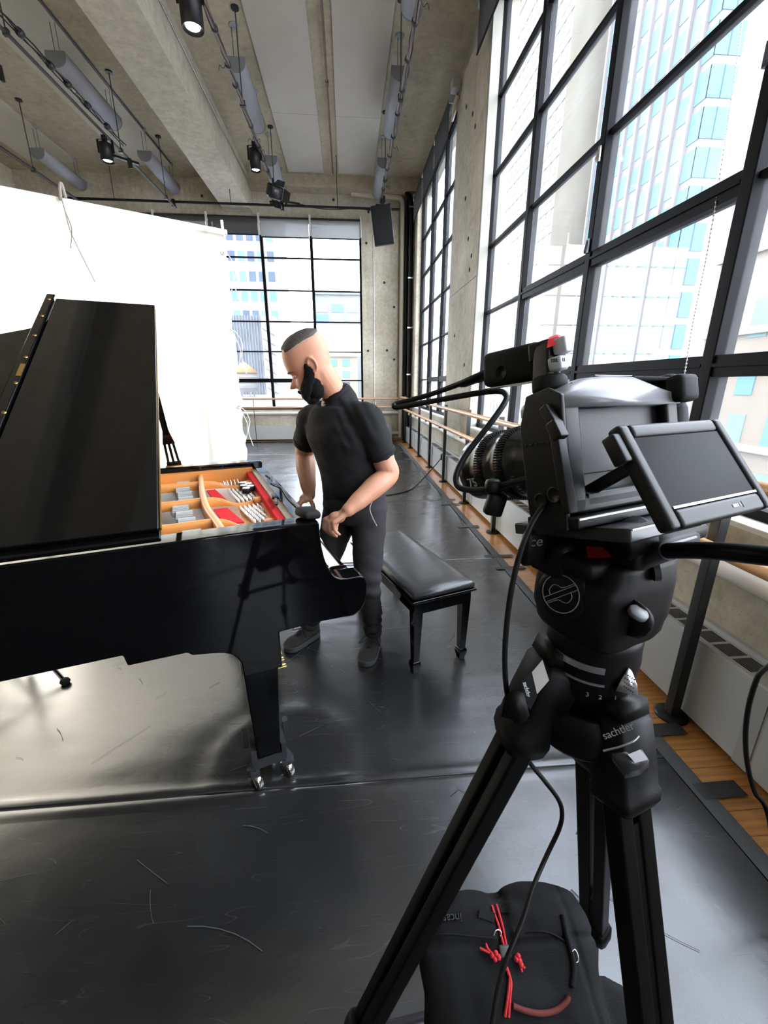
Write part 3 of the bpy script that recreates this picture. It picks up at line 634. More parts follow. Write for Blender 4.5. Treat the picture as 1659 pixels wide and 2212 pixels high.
# grey half-round pendant lamps
def pendant(x, y0, y1, z, label):
    t = thing('pendant_lamp', label, 'lamp', (x, y0, z), 0, 'grey tube pendant lamps, switched off'); L = y1-y0; R = .125
    prof = [(R*cos(a), R*sin(a)*.95) for a in [pi+pi*k/12 for k in range(13)]]+[(R*.96, .05), (-R*.96, .05)]
    obj('housing', MB().prism(prof, (0, 0, 0), (1, 0, 0), (0, 0, 1), (0, 1, 0), L, 0, True), M_lampgrey, t)
    for k in range(13): pass
    for yy in (-.012, L): obj('end_cap', MB().prism([(px*1.02, pz*1.02) for px, pz in prof], (0, yy, 0), (1, 0, 0), (0, 0, 1), (0, 1, 0), .012), mat('lamp_cap', (.16, .165, .17), .5), t)
    for yy in (.06, L-.06):
        r = obj('suspension', MB().cyl((-.03, yy, .05), (-.03, yy, ZC-z-.01), .004, 6).cyl((.03, yy, .05), (.03, yy, ZC-z-.01), .003, 6), M_darkmetal, t)
        obj('ceiling_rose', MB().lathe([(0, -.03), (.05, -.026), (.062, -.008), (.064, 0), (0, 0)], Matrix.Translation((0, yy, ZC-z)), 16), M_lampgrey, t)
pendant(-1.355, 7.12, 8.52, 5.56, 'grey tube pendant right of the concrete beam, the nearer one'); pendant(-1.335, 9.6, 11.0, 5.56, 'grey tube pendant right of the concrete beam, near the back wall')
pendant(.835, 7.1, 8.5, 5.56, 'grey tube pendant near the window wall, the nearer one'); pendant(.815, 9.5, 10.9, 5.56, 'grey tube pendant near the window wall, at the back')
pendant(-3.66, 7.22, 8.62, 5.56, 'grey tube pendant left of the concrete beam, the nearer one'); pendant(-3.63, 9.63, 11.0, 5.56, 'grey tube pendant left of the concrete beam, near the back wall')
pendant(-5.55, 9.7, 11.0, 5.56, 'grey tube pendant farthest left, above the white cloth'); pendant(.84, 4.7, 6.1, 5.56, 'grey tube pendant at the top edge near the window wall')
M_bulb = mat('lit_lens', (1, 1, 1), .3, emit=(1, .97, .9), estr=6)
def spotlight(p, label, h=.30, r=.085, side=.03, bar=None):
    t = thing('spotlight', label, 'spotlight', p, 0, 'black cylinder spotlights hanging from the pipes')
    obj('can', MB().lathe([(0, h/2), (r*.96, h/2), (r, h/2-.01), (r, -h/2), (r*.9, -h/2), (r*.86, -h/2+.03), (0, -h/2+.035)], None, 24), M_black, t)
    obj('lens', MB().lathe([(0, -h/2+.02), (r*.66, -h/2+.02), (r*.68, -h/2+.034)], None, 20), M_bulb, t)
    obj('yoke', MB().bar((-r-.012, 0, 0), (-r-.012, 0, h/2+.05), .03, .006).bar((r+.012, 0, 0), (r+.012, 0, h/2+.05), .03, .006).bar((-r-.015, 0, h/2+.05), (r+.015, 0, h/2+.05), .03, .006), M_black, t)
    obj('clamp', MB().bx(-.03, .03, -.03, .03, h/2+.05, h/2+.10).bx(-.03, side, -.02, .02, h/2+.02, h/2+.06), M_black, t)
    ld = bpy.data.lights.new('spot_light', 'SPOT'); ld.energy = 60; ld.spot_size = radians(70); ld.shadow_soft_size = .05; ld.color = (1, .95, .85)
    lo = bpy.data.objects.new('spot_light', ld); COL.objects.link(lo); lo.parent = t; lo.location = (0, 0, -h/2-.02)
    return t
spotlight((-1.36, 5.21, 4.87), 'big black spotlight with lit lens at the top edge of the picture', .36, .10, .09)
spotlight((-1.36, 8.06, 4.88), 'black spotlight with lit lens right of the beam, above the barn-door lamp', .28, .085, .09)
s3 = spotlight((-3.44, 7.7, 4.74), 'black spotlight with lit lens left of the concrete beam', .22, .09)
obj('side_arm', MB().bar((.05, 0, -.02), (.42, .05, -.10), .05, .03).bar((.3, .0, -.05), (.3, .04, -.16), .05, .05), M_black, s3)
t = thing('barn_door_lamp', 'small black lamp with open barn doors below the second spotlight', 'spotlight', (-1.20, 8.9, 4.78), radians(20))
obj('body', MB().rbox((0, 0, 0), (.24, .20, .20), .03, Euler((.5, 0, .3)).to_matrix()), M_black, t)
for a in range(4):
    m_ = Euler((.5, 0, .3)).to_matrix(); d = [(1, 0, 0), (-1, 0, 0), (0, 0, 1), (0, 0, -1)][a]; d = m_ @ Vector(d); f = m_ @ Vector((0, -1, 0)); e = f.cross(d)
    c = d*.11+f*.11; obj('barn_door', MB().add([c-e*.10, c+e*.10, c+d*.09+f*.08+e*.07, c+d*.09+f*.08-e*.07, c-e*.10+d*.004, c+e*.10+d*.004, c+d*.094+f*.08+e*.07, c+d*.094+f*.08-e*.07], [(0, 1, 2, 3), (4, 5, 6, 7), (0, 1, 5, 4), (1, 2, 6, 5), (2, 3, 7, 6), (3, 0, 4, 7)]), M_black, t)
obj('lens', MB().lathe([(0, 0), (.075, 0), (.08, .01)], axis_frame(Euler((.5, 0, .3)).to_matrix() @ Vector((0, -.104, 0)), Euler((.5, 0, .3)).to_matrix() @ Vector((0, 1, 0))), 18), M_darkmetal, t)
obj('yoke', MB().bar((-.02, 0, .05), (-.02, 0, .20), .03, .03), M_black, t)
t = thing('light_bracket', 'white square fixture cut by the left edge on the near pipe', 'bracket', (-3.64, 6.0, 4.74))
obj('plate', MB().bx(-.12, .0, -.10, .02, -.08, .16), M_white, t); obj('knob', MB().bx(.0, .03, -.04, .0, -.12, .02), M_black, t)
# drain pipe, corner pipes, conduit on the back wall
tag(obj('drain_pipe', MB().tube(curve_pts([(.19, YB-.10, 5.97), (.19, YB-.10, 5.82), (.22, YB-.10, 5.74), (.30, YB-.10, 5.72), (1.26, YB-.10, 5.68), (1.36, YB-.10, 5.66), (1.42, YB-.10, 5.58), (1.43, YB-.10, 5.4), (1.43, YB-.10, 3.2), (1.43, YB-.10, .08)], 6), .056, 14), M_cream), 'cream drain pipe bending across the back wall into the corner', 'pipe')
obj_t = tag(obj('wall_conduit', MB().tube([(.735, YB-.014, 5.15), (.735, YB-.014, 1.02)], .011, 8).bx(.705, .765, YB-.035, YB-.006, .95, 1.03), M_white), 'thin white conduit with a switch box on the back wall pier', 'conduit')
tag(obj('corner_pipe', MB().cyl((1.60, YB-.42, .02), (1.60, YB-.42, 5.3), .05, 14).tube(curve_pts([(1.60, YB-.42, 5.3), (1.58, YB-.36, 5.55), (1.5, YB-.24, 5.75), (1.46, YB-.2, 5.95)], 5), .055, 12).cyl((1.60, YB-.42, 4.45), (1.60, YB-.42, 4.55), .06, 14).cyl((1.60, YB-.42, 2.75), (1.60, YB-.42, 2.85), .06, 14), M_black), 'black standpipe with couplings in the far corner', 'pipe')
for i, z in enumerate((5.35, 3.9, 2.8, 1.7)):
    tag(obj('pipe_clamp', MB().bx(1.53, 1.68, YB-.49, YB-.47, z, z+.035), M_steel), 'steel strap across the black standpipe, ' + ('topmost', 'second from the top', 'second from the floor', 'lowest')[i], 'clamp', 'steel straps on the standpipe')
tag(obj('floor_pipe', MB().cyl((.44, YB-.09, .20), (1.40, YB-.09, .20), .045, 14), M_cream), 'cream pipe low on the back wall beside the corner', 'pipe')
# loudspeaker
t = thing('loudspeaker', 'black loudspeaker hung from the pipe in front of the corner', 'speaker', (.80, 9.62, 4.53), radians(8)); R_ = Euler((radians(12), radians(-7), radians(-14))).to_matrix()
bevel(obj('cabinet', MB().box((0, 0, 0), (.40, .34, .66), R_), M_black, t), .012)
obj('grille', MB().box(R_ @ Vector((0, -.176, 0)), (.36, .012, .62), R_), M_blackmatt, t)
obj('handle', MB().box(R_ @ Vector((.202, -.02, .1)), (.012, .07, .28), R_), M_darkmetal, t)
obj('side_panel', MB().box(R_ @ Vector((.2015, 0, -.2)), (.006, .30, .22), R_), M_lampgrey, t)
obj('bracket', MB().bar((0, 0, .32), (0, 0, .44), .05, .05).bx(-.14, .14, -.03, .03, .33, .36).bx(-.045, .045, -.05, .05, .40, .50), M_black, t)
# roller shades
def shade(name_label, x=None, y=None, a=0, b=0, ztop=5.42, zbot=4.85, m=M_shade, chain=None, rad=.05):
    if x is not None:
        t = thing('roller_shade', name_label, 'shade', (x, a, ztop), 0, 'roller shades at the window heads'); P, Q = (0, 0, 0), (0, b-a, 0)
        obj('fabric', MB().bx(-.048, -.046, .02, b-a-.02, zbot-ztop, .0), m, t); obj('hem_bar', MB().bx(-.053, -.041, .02, b-a-.02, zbot-ztop-.012, zbot-ztop+.012), M_blackmatt, t)
        br = [MB().bx(-.06, .04, yy-.008, yy+.008, -.075, .06) for yy in (0, b-a)]
    else:
        t = thing('roller_shade', name_label, 'shade', (a, y, ztop), 0, 'roller shades at the window heads'); P, Q = (0, 0, 0), (b-a, 0, 0)
        obj('fabric', MB().bx(.02, b-a-.02, -.048, -.046, zbot-ztop, 0), m, t); obj('hem_bar', MB().bx(.02, b-a-.02, -.053, -.041, zbot-ztop-.012, zbot-ztop+.012), M_blackmatt, t)
        br = [MB().bx(xx-.012, xx+.012, -.06, .04, -.06, .10).cyl((xx, -.065, -.34), (xx, -.065, .02), .014, 8) for xx in (0, b-a)]
    obj('roller', MB().cyl(P, Q, rad, 16), mat('roller_black', (.025, .025, .026), .6), t)
    for q in br: obj('bracket', q, M_white if x is None else M_grey, t)
    return t
fe = [10.62, 9.5, 8.35, 7.25]
for i, (b, a) in enumerate(zip(fe, fe[1:])): shade('dark roller shade at the head of the far window, ' + ('next to the corner', 'middle of three', 'next to the concrete pier')[i], x=1.62, a=a+.012, b=b-.012, ztop=5.40, zbot=4.93)
shade('dark roller shade above the big window, its end by the pier', x=1.60, a=3.3, b=5.86, ztop=5.50, zbot=5.03)
shade('dark roller shade above the big window, the near half', x=1.60, a=.6, b=3.27, ztop=5.50, zbot=5.03)
be = [.44, -.77, -1.95, -3.13, -4.31, -5.5]
for i, (b, a) in enumerate(zip(be, be[1:])):
    shade('grey roller shade at the head of the back window, ' + ('right-hand one by the pier', 'behind the barn-door lamp', 'just right of the cloth edge', 'behind the cloth edge', 'behind the cloth')[i], y=YB-.06, a=a+.012, b=b-.012, ztop=5.17, zbot=4.79 if i < 2 else 4.83, m=M_shade_b if i < 2 else M_shade)
t = thing('shade_motor', 'boxy grey shade motor on the pier beside the far window', 'motor', (1.60, 7.06, 5.42)); obj('housing', MB().rbox((0, 0, 0), (.11, .16, .13), .012), M_grey, t); obj('mount', MB().bx(.045, .085, -.07, .07, -.10, -.02), M_steel, t)
obj('elbow', MB().tube(curve_pts([(.05, .06, -.08), (.03, .10, -.14), (.03, .16, -.2), (.03, .3, -.24)], 4), .03, 10), M_cream, t)
# bead chain of the shade and the frayed white cord on the mullion
M_bead = mat('bead_chain', (.62, .60, .58), .4)
ch = MB(); P = curve_pts([at(1612, -30, 1.98), at(1592, 130, 1.98), at(1560, 350, 1.98), at(1528, 545, 1.96), at(1497, 700, 1.95), at(1472, 850, 1.95), at(1462, 900, 1.95)], 40)
L = 0
bd = MB(); acc = 0
for p, q in zip(P, P[1:]):
    acc += (q-p).length
    if acc > .0125: bd.ball(p, .0043, 6, 4); acc = 0
bdo = tag(obj('bead_chain', bd.tube(P, .0012, 5), M_bead), 'white bead chain of the shade hanging in front of the big window', 'chain')
cp = curve_pts([at(1628, 330, 2.25), at(1600, 520, 2.25), at(1586, 620, 2.25), at(1570, 690, 2.25), at(1557, 780, 2.25), at(1540, 860, 2.25), at(1520, 930, 2.25)], 14)
tag(obj('cord', MB().tube([p+Vector((0, .01*noise.noise((i*.5, 0, 3)), 0)) for i, p in enumerate(cp)], .0035, 6), M_white), 'frayed white cord hanging along the near window mullion', 'cord')
# outlet and its cable
t = thing('wall_outlet', 'black plug box on the convector with a cable to the floor', 'outlet', (1.51, 6.55, .36)); obj('plug', MB().rbox((0, 0, 0), (.04, .07, .10), .01), M_black, t)
tag(obj('power_cable', MB().tube(curve_pts([(1.49, 6.55, .33), (1.40, 6.45, .26), (1.2, 6.3, .10), (1.0, 6.0, .02), (.8, 5.7, .014), (.4, 5.5, .014), (-.2, 5.6, .014)], 10), .008, 6), M_cable), 'thin black cable drooping from the wall outlet to the vinyl floor', 'cable')
tag(obj('power_cable', MB().tube(curve_pts([Vector((1.415, .79, .918)), Vector((1.30, .79, .922)), Vector((1.16, .795, .89)), at(1659, 1440, 1.05), at(1630, 1480, 1.07), at(1612, 1560, 1.12), at(1613, 1640, 1.16), at(1630, 1710, 1.17), at(1662, 1772, 1.16), Vector((at(1662, 1772, 1.16).x+.03, at(1662, 1772, 1.16).y-.12, .012)), Vector((at(1662, 1772, 1.16).x+.02, at(1662, 1772, 1.16).y-.5, .012))], 10), .0062, 8), M_cable), 'black cable hanging in front of the convector at the right edge', 'cable')
# ------------------------------------------------------------------ grand piano (local x towards the player, y away from us)
PA = radians(19.4); PO = Vector((-.100, 1.279, 0)); PM = Matrix.Translation(PO) @ Matrix.Rotation(PA, 4, 'Z')
def pw(x, y, z): return PM @ Vector((x, y, z))
M_lacq = mat('black_lacquer', (.0016, .0016, .0018), .05, spec=.26)
M_gold = mat('gold_plate', (.62, .24, .055), .38, spec=.5, var=.05)
M_brass = mat('brass', (.45, .30, .11), .35, metal=1)
M_red = mat('red_felt', (.55, .025, .03), .95, spec=.1)
M_ivory = mat('white_key_ivory', (.86, .85, .82), .2); M_ebony = mat('black_key', (.008, .008, .008), .25)
M_soundb = mat('spruce_soundboard', (.50, .30, .12), .4, var=.15, scale=20)
M_chrome = mat('chrome', (.62, .62, .64), .12, metal=1)
M_silver = mat('silver_pin', (.66, .64, .60), .28, metal=1)
M_damper = mat('damper_grey', (.33, .33, .32), .6)
ZR = 1.07; YW = 1.29
pia = thing('grand_piano', 'black lacquered grand piano with raised lid and open strings', 'piano', M=PM)
arm = [(.002, 1.01), (.006, .975), (.012, .94), (.020, .912), (.032, .887), (.047, .866), (.066, .855), (.09, .85), (.12, .850), (.145, .848), (.158, .836), (.164, .812), (.162, .78), (.157, .743), (.142, .715), (.111, .697)]
spine = [(0, ZR)]+arm+[(-.026, .704), (-.155, .70), (-.155, .56), (-.284, .56), (-.287, .615), (-.297, .64), (-.312, .658), (-.335, .671), (-.37, .68), (-.425, .69), (-.437, .703), (-.597, .706), (-.603, .743), (-2.45, .765), (-2.45, ZR)]
def edge(x):                                     # y of the treble side
    pts = [(-2.66, .2), (-2.6, .42), (-2.5, .60), (-2.3, .76), (-2.0, .89), (-1.6, 1.01), (-1.3, 1.075), (-1.1, 1.125), (-.95, 1.18), (-.78, 1.25), (-.62, 1.283), (-.45, YW), (.0, YW)]
    for (a, ya), (b, yb) in zip(pts, pts[1:]):
        if a <= x <= b:
            t = (x-a)/(b-a); return ya+(yb-ya)*t
    return pts[0][1]
rim = MB().prism(spine, (0, 0, 0), (1, 0, 0), (0, 0, 1), (0, 1, 0), .085)
farp = [(0, ZR)]+arm+[(-.026, .704), (-.155, .70), (-.155, .58), (-.284, .58), (-.287, .62), (-.335, .671), (-.437, .703), (-.60, .743), (-.60, ZR)]
rim.prism(farp, (0, YW-.085, 0), (1, 0, 0), (0, 0, 1), (0, 1, 0), .085)
path = [(-.55, YW)]+[(x, edge(x)) for x in (-.6, -.7, -.78, -.86, -.95, -1.1, -1.3, -1.5, -1.7, -1.9, -2.1, -2.3, -2.42)]+[(-2.52, .57), (-2.58, .46), (-2.61, .33), (-2.61, .2), (-2.58, .09), (-2.52, .02), (-2.44, 0)]
ring = []
for i, (x, y) in enumerate(path):
    a = Vector(path[max(i-1, 0)]); b = Vector(path[min(i+1, len(path)-1)]); t = (b-a).normalized(); n = Vector((t.y, -t.x))
    n = -n if n.dot(Vector((-1.2, .55))-Vector((x, y))) < 0 else n
    ring.append([Vector((x, y, .75)), Vector((x, y, ZR)), Vector((x+n.x*.08, y+n.y*.08, ZR)), Vector((x+n.x*.08, y+n.y*.08, .75))])
rim.loft(ring, 0, True)
r_ = obj('rim', rim, M_lacq, pia); bevel(r_, .006, 2, 35)
obj('bottom_frame', MB().bx(-2.2, -.2, .30, .40, .73, .80).bx(-1.6, -.2, .80, .9, .73, .80).bx(-.62, -.5, .085, 1.2, .72, .80), M_lacq, pia)
bevel(obj('keybed', MB().bx(-.30, .135, .085, YW-.085, .70, .755).bx(.138, .156, .085, YW-.085, .70, .795), M_lacq, pia), .004)
obj('fallboard', MB().bx(-.036, -.018, .085, YW-.085, .79, 1.035).bx(-.05, .0, .085, YW-.085, 1.035, 1.05), M_lacq, pia)
for y in (.115, YW-.115): obj('key_block', MB().rbox((.07, y, .815), (.12, .05, .06), .012), M_lacq, pia)
# keys, each of its own
k0, k1 = .142, YW-.142; kw = (k1-k0)/52
wk = MB().bx(-.015, .134, .0005, kw-.0005, 0, .02); wm_ = wk.mesh('white_key', M_ivory)
bk = MB().add([(-.015, 0, 0), (.092, 0, 0), (.092, .011, 0), (-.015, .011, 0), (-.015, .001, .014), (.084, .001, .014), (.084, .010, .014), (-.015, .010, .014)], [(3, 2, 1, 0), (4, 5, 6, 7), (0, 1, 5, 4), (1, 2, 6, 5), (2, 3, 7, 6), (3, 0, 4, 7)]).mesh('black_key', M_ebony)
for k in range(52):
    o = obj('white_key', wm_, None, pia); o.location = (0, k0+k*kw, .778)
    if k < 51 and (k % 7) not in (1, 4): q = obj('black_key', bk, None, pia); q.location = (0, k0+(k+1)*kw-.0055, .797)
# inside: soundboard, gold plate with struts, felt, strings, dampers, pins
ins = [(x, .085) for x in (-2.4, -1.2, -.62)]+[(-.06, .085), (-.06, YW-.085)]+[(x, edge(x)-.085) for x in (-.6, -.75, -.95, -1.3, -1.6, -2.0, -2.3)]
obj('soundboard', MB().prism(ins, (0, 0, .895), (1, 0, 0), (0, 1, 0), (0, 0, 1), .01), M_soundb, pia)
pl_ = MB()
pl_.bx(-.40, -.055, .087, YW-.087, .906, .926)                                  # pin field web
pl_.bx(-.105, -.06, .087, YW-.087, .926, .955)
pl_.bx(-.62, -.06, YW-.125, YW-.087, .906, 1.005)
pl_.bx(-.62, -.06, .087, .12, .906, .985)
obj('iron_plate', pl_, M_gold, pia)
def strut(y, y2, zlo=.985, zmid=.955):          # long cast bar that dips towards the pins
    P = [(-.80, y, zlo), (-.45, y, zlo), (-.335, y, zlo+.002), (-.27, y-.005, zlo-.006), (-.21, y2, zmid), (-.15, y2, zmid), (-.115, y2, zmid+.012), (-.07, y2, zmid+.015)]
    rings = []
    for x, yy, z in [(p.x, p.y, p.z) for p in curve_pts(P, 4)]:
        w = .011; rings.append([(x, yy-w*1.2, .90), (x, yy-w, z-.012), (x, yy-w*.6, z), (x, yy+w*.6, z), (x, yy+w, z-.012), (x, yy+w*1.2, .90)])
    o = obj('plate_strut', MB().loft(rings, 0, True), M_gold, pia)
    obj('strut_foot', MB().rbox((-.105, y2, zmid-.01), (.05, .035, .05), .006), M_gold, pia); return o
strut(1.015, 1.0); strut(.665, .64); strut(.335, .30)
obj('cross_bar', MB().loft([[(x-.016, y, .90), (x-.013, y, .985), (x-.008, y, .993), (x+.008, y, .993), (x+.013, y, .985), (x+.016, y, .90)] for x, y in [(p.x, p.y) for p in curve_pts([(-.335, 1.18, 0), (-.335, 1.0, 0), (-.335, .75, 0), (-.325, .5, 0), (-.30, .3, 0), (-.275, .09, 0)], 5)]], 0, True), M_gold, pia)
obj('plate_web', MB().prism([(-.62, 1.165), (-.40, 1.165), (-.40, 1.14), (-.47, 1.12), (-.56, 1.04), (-.62, 1.0)], (0, 0, .93), (1, 0, 0), (0, 1, 0), (0, 0, 1), .03), M_gold, pia)
for y0, y1, xa, xb in ((.37, .60, -.30, -.245), (.70, .97, -.315, -.275), (1.05, 1.12, -.31, -.28)):
    obj('red_felt', MB().prism([(xa, y1), (xa+.03, y0), (xb+.045, y0), (xb, y1)], (0, 0, .940), (1, 0, 0), (0, 1, 0), (0, 0, 1), .009), M_red, pia)
obj('felt_rail', MB().bx(-.094, -.066, .088, YW-.088, .9555, .985), M_red, pia)
obj('reflection_rail', MB().bx(-.064, -.052, .087, YW-.087, .93, .992).bx(-.05, -.044, .087, YW-.087, .93, 1.0), M_white, pia)  # white colour stands in for the reflection on the glossy black fallboard
pin = MB().lathe([(.0036, 0), (.0036, .016), (.0030, .0165), (.0028, .030), (0, .030)], None, 8).mesh('tuning_pin', M_silver)
def pins(y0, y1, n, x_a, x_b, cols=4):
    for i in range(n):
        for c in range(cols):
            y = y0+(y1-y0)*(i+.25*c)/n; x = x_a+(x_b-x_a)*i/n+c*.0185
            o = obj('tuning_pin', pin, None, pia); o.location = (x, y, .925)
pins(1.06, 1.145, 4, -.225, -.225, 5); pins(.695, .95, 12, -.185, -.215, 5); pins(.36, .60, 13, -.16, -.195, 6)
st = MB()
for k in range(130):
    y = .13+k*(1.02/130); st.cyl((-2.2+.9*y, y*.7+.06, .945), (-.20, y, .945), .0007, 4)
obj('strings', st, M_silver, pia, kind='stuff')
dm = MB()
for k in range(9): dm.bx(-.03, .03, k*.012, k*.012+.009, 0, .03-.0006*(k-4)**2)
dmm = dm.mesh('damper', M_damper)
for x, y in ((-.405, .70), (-.41, .80), (-.42, .90), (-.40, .36), (-.41, .46), (-.425, .555), (-.38, .10), (-.385, .20), (-.42, 1.04)):
    o = obj('damper', dmm, None, pia); o.location = (x, y, .945)
for c_ in pia.children:
    if c_.name.split('.')[0] in ('iron_plate', 'plate_strut', 'strut_foot', 'cross_bar', 'plate_web', 'red_felt', 'felt_rail', 'reflection_rail', 'tuning_pin', 'strings', 'damper', 'soundboard'): c_.location.z += .036
# lid with the front flap folded back on it, hinge, bumpers
LA = radians(38.5); lu = Vector((0, cos(LA), sin(LA))); ln = Vector((0, -sin(LA), cos(LA)))
LO = Vector((0, .004, ZR+.004))
lid = [(-.455, 0), (-.420, 1.125), (-.60, 1.12), (-.72, 1.06), (-.83, .965), (-.95, .905), (-1.2, .87), (-1.5, .83), (-1.8, .78), (-2.1, .70), (-2.35, .58), (-2.52, .42), (-2.6, .25), (-2.6, .1), (-2.55, 0)]
bevel(obj('lid', MB().prism(lid, LO, (1, 0, 0), lu, ln, .018), M_lacq, pia), .004)
flap = [(-.456, .02), (-.419, 1.135), (-.752, 1.135), (-.888, .02)]
bevel(obj('lid_flap', MB().prism(flap, LO+ln*.021, (1, 0, 0), lu, ln, .018), M_lacq, pia), .004)
bevel(obj('flap_rail', MB().prism([(-.754, 1.15), (-.781, 1.15), (-.925, .03), (-.890, .03)], LO+ln*.021, (1, 0, 0), lu, ln, .026), M_lacq, pia), .004)
fd = Vector((.134, 1.115)).normalized()
for x, y in ((-.771, 1.109), (-.784, .998), (-.796, .879), (-.810, .757), (-.824, .626), (-.838, .492)):
    obj('screw_plate', MB().lathe([(0, 0), (.007, 0), (.006, .002), (0, .0025)], axis_frame(LO+Vector((x, 0, 0))+lu*y+ln*.0475, ln), 10), M_brass, pia)
obj('lock_plate', MB().box(LO+Vector((-.817, 0, 0))+lu*.69+ln*.0475, (.013, .062, .003), Matrix((Vector((fd.y, -fd.x*lu.y, -fd.x*lu.z)), Vector((fd.x, fd.y*lu.y, fd.y*lu.z)), ln)).transposed()), M_brass, pia)
obj('piano_hinge', MB().bar(LO+Vector((-.452, 0, 0))+lu*.03+ln*.02, LO+Vector((-.419, 0, 0))+lu*1.13+ln*.02, .003, .010, ln), M_brass, pia)
for x in (-1.3, -2.2): obj('lid_hinge', MB().bx(x, x+.09, -.004, .006, ZR-.012, ZR+.012), M_darkmetal, pia)
# prop stick
pb, pt = Vector((-.455, 1.235, ZR+.005)), Vector((-.495, .90, 1.72))
d_ = (pt-pb); s_ = MB()
for o_ in (-.026, 0, .026): s_.bar(pb+Vector((o_, 0, 0)), pb+d_*.22+Vector((o_*.75, 0, 0)), .012, .014, (0, 1, 0))
s_.bar(pb+d_*.20, pb+d_*.30, .058, .016, (0, 1, 0), 0, .03, .016); s_.bar(pb+d_*.29, pt, .028, .016, (0, 1, 0)); s_.bar(pb-d_*.005, pb+d_*.03, .07, .018, (0, 1, 0))
obj('prop_stick', s_, M_lacq, pia); obj('prop_cup', MB().rbox(pb+Vector((0, 0, -.004)), (.085, .04, .016), .004), M_brass, pia)
# legs on caster trucks
wheel = MB().lathe([(0, -.012), (.031, -.012), (.035, -.009), (.035, .009), (.031, .012), (0, .012)], axis_frame((0, 0, 0), (.86, .5, 0)), 22)
def piano_leg(cx, cy, rot=0, truck=True):
    top, bot = .60, .125
    rings = []
    for z, w in ((top, .066), (.54, .066), (.53, .060), (.14, .044), (bot, .044)):
        rings.append([(cx+w*sx, cy+w*sy, z) for sx, sy in ((-1, -1), (1, -1), (1, 1), (-1, 1))])
    l = obj('leg', MB().loft(rings, 0, False), M_lacq, pia); bevel(l, .004)
    b = MB(); R = Matrix.Rotation(rot, 3, 'Z')
    for sx in (-1, 1):
        b.box(Vector((cx+sx*.055, cy, .115)), (.018, .10, .11)); b.bar((cx+sx*.055, cy, .075), (cx+sx*.072, cy-.05, .075), .035, .035)
        b.box((cx+sx*.078, cy+.035, .17), (.02, .03, .07))
    b.bx(cx-.055, cx+.055, cy-.052, cy+.05, .09, .125)
    obj('caster_bracket', b, M_darkmetal, l)
    for sx, sy in ((-.06, -.05), (.06, -.045), (0, .08)):
        c = Vector((cx+sx*1.0, cy+sy, .036)); ws = [c+Vector(v) for v in wheel.v]
        w_ = MB(); w_.add(ws, wheel.f, 0, True); obj('caster_wheel', w_, M_chrome, l)
        obj('fork', MB().box(c+Vector((0, 0, .042)), (.034, .034, .02)), M_darkmetal, l)
piano_leg(-.222, .115); piano_leg(-.222, 1.175); piano_leg(-2.2, .42)
ly = obj('pedal_lyre', MB().bar((-.14, .68, .72), (-.155, .68, .10), .03, .03, (1, 0, 0)).bar((-.14, .77, .72), (-.155, .77, .10), .03, .03, (1, 0, 0)).rbox((-.15, .725, .10), (.11, .24, .075), .01).bar((-.21, .725, .12), (-.40, .725, .72), .014, .014), M_lacq, pia)
for y in (.665, .725, .785): obj('pedal', MB().rbox((-.085, y, .065), (.09, .030, .012), .005), M_brass, ly)
# small things lying on the piano
for i, (x, y, lab) in enumerate(((-.142, .925, 'farthest'), (-.118, .895, 'second'), (-.145, .865, 'third'), (-.116, .838, 'fourth'), (-.140, .800, 'nearest'))):
    q = thing('felt_puck', 'small black round mute with white top on the tuning pins, ' + lab + ' of the cluster', 'mute', M=Matrix.Translation(pw(x, y, .993)), group='round mutes lying in the piano')
    obj('body', MB().lathe([(0, 0), (.020, 0), (.021, .004), (.021, .020), (.019, .0235), (0, .0235)], None, 18), M_black, q); obj('top', MB().lathe([(0, .0237), (.0185, .0237), (.017, .026), (0, .026)], None, 18), mat('white_disc', (.8, .8, .8), .4), q)
q = thing('black_pouch', 'small crumpled black pouch on the near front corner of the piano', 'pouch', M=PM @ Matrix.Translation((-.022, .06, ZR+.001)))
pp = MB().rbox((0, 0, .016), (.062, .085, .030), .012, Euler((.0, .1, .2)).to_matrix(), 0, 3)
pp.v = [tuple(Vector(v)+Vector((0, 0, .004))*noise.noise(Vector(v)*40)) for v in pp.v]; obj('body', pp, M_blackmatt, q); obj('clip', MB().cyl((.034, -.02, .012), (.034, -.02, .018), .004, 8), M_steel, q)
q = thing('hair_brush', 'black brush lying across the white reflection rail of the piano', 'brush', M=PM @ Matrix.Translation((-.058, .47, 1.0375)) @ Matrix.Rotation(radians(-8), 4, 'Z'))
obj('handle', MB().rbox((0, -.06, .004), (.012, .10, .007), .003), M_black, q); obj('head', MB().rbox((0, .025, .005), (.03, .08, .010), .004), M_black, q)
tag(obj('audio_cable', MB().tube([pw(*p) for p in curve_pts([(-.03, .90, 1.053), (-.02, .80, 1.055), (-.035, .70, 1.054), (-.012, .60, 1.055), (-.02, .40, 1.054), (-.015, .22, 1.054), (-.03, .13, 1.056), (.0, .08, 1.078)], 8)], .003, 6), M_cable), 'thin black cable lying along the top of the fallboard', 'cable')

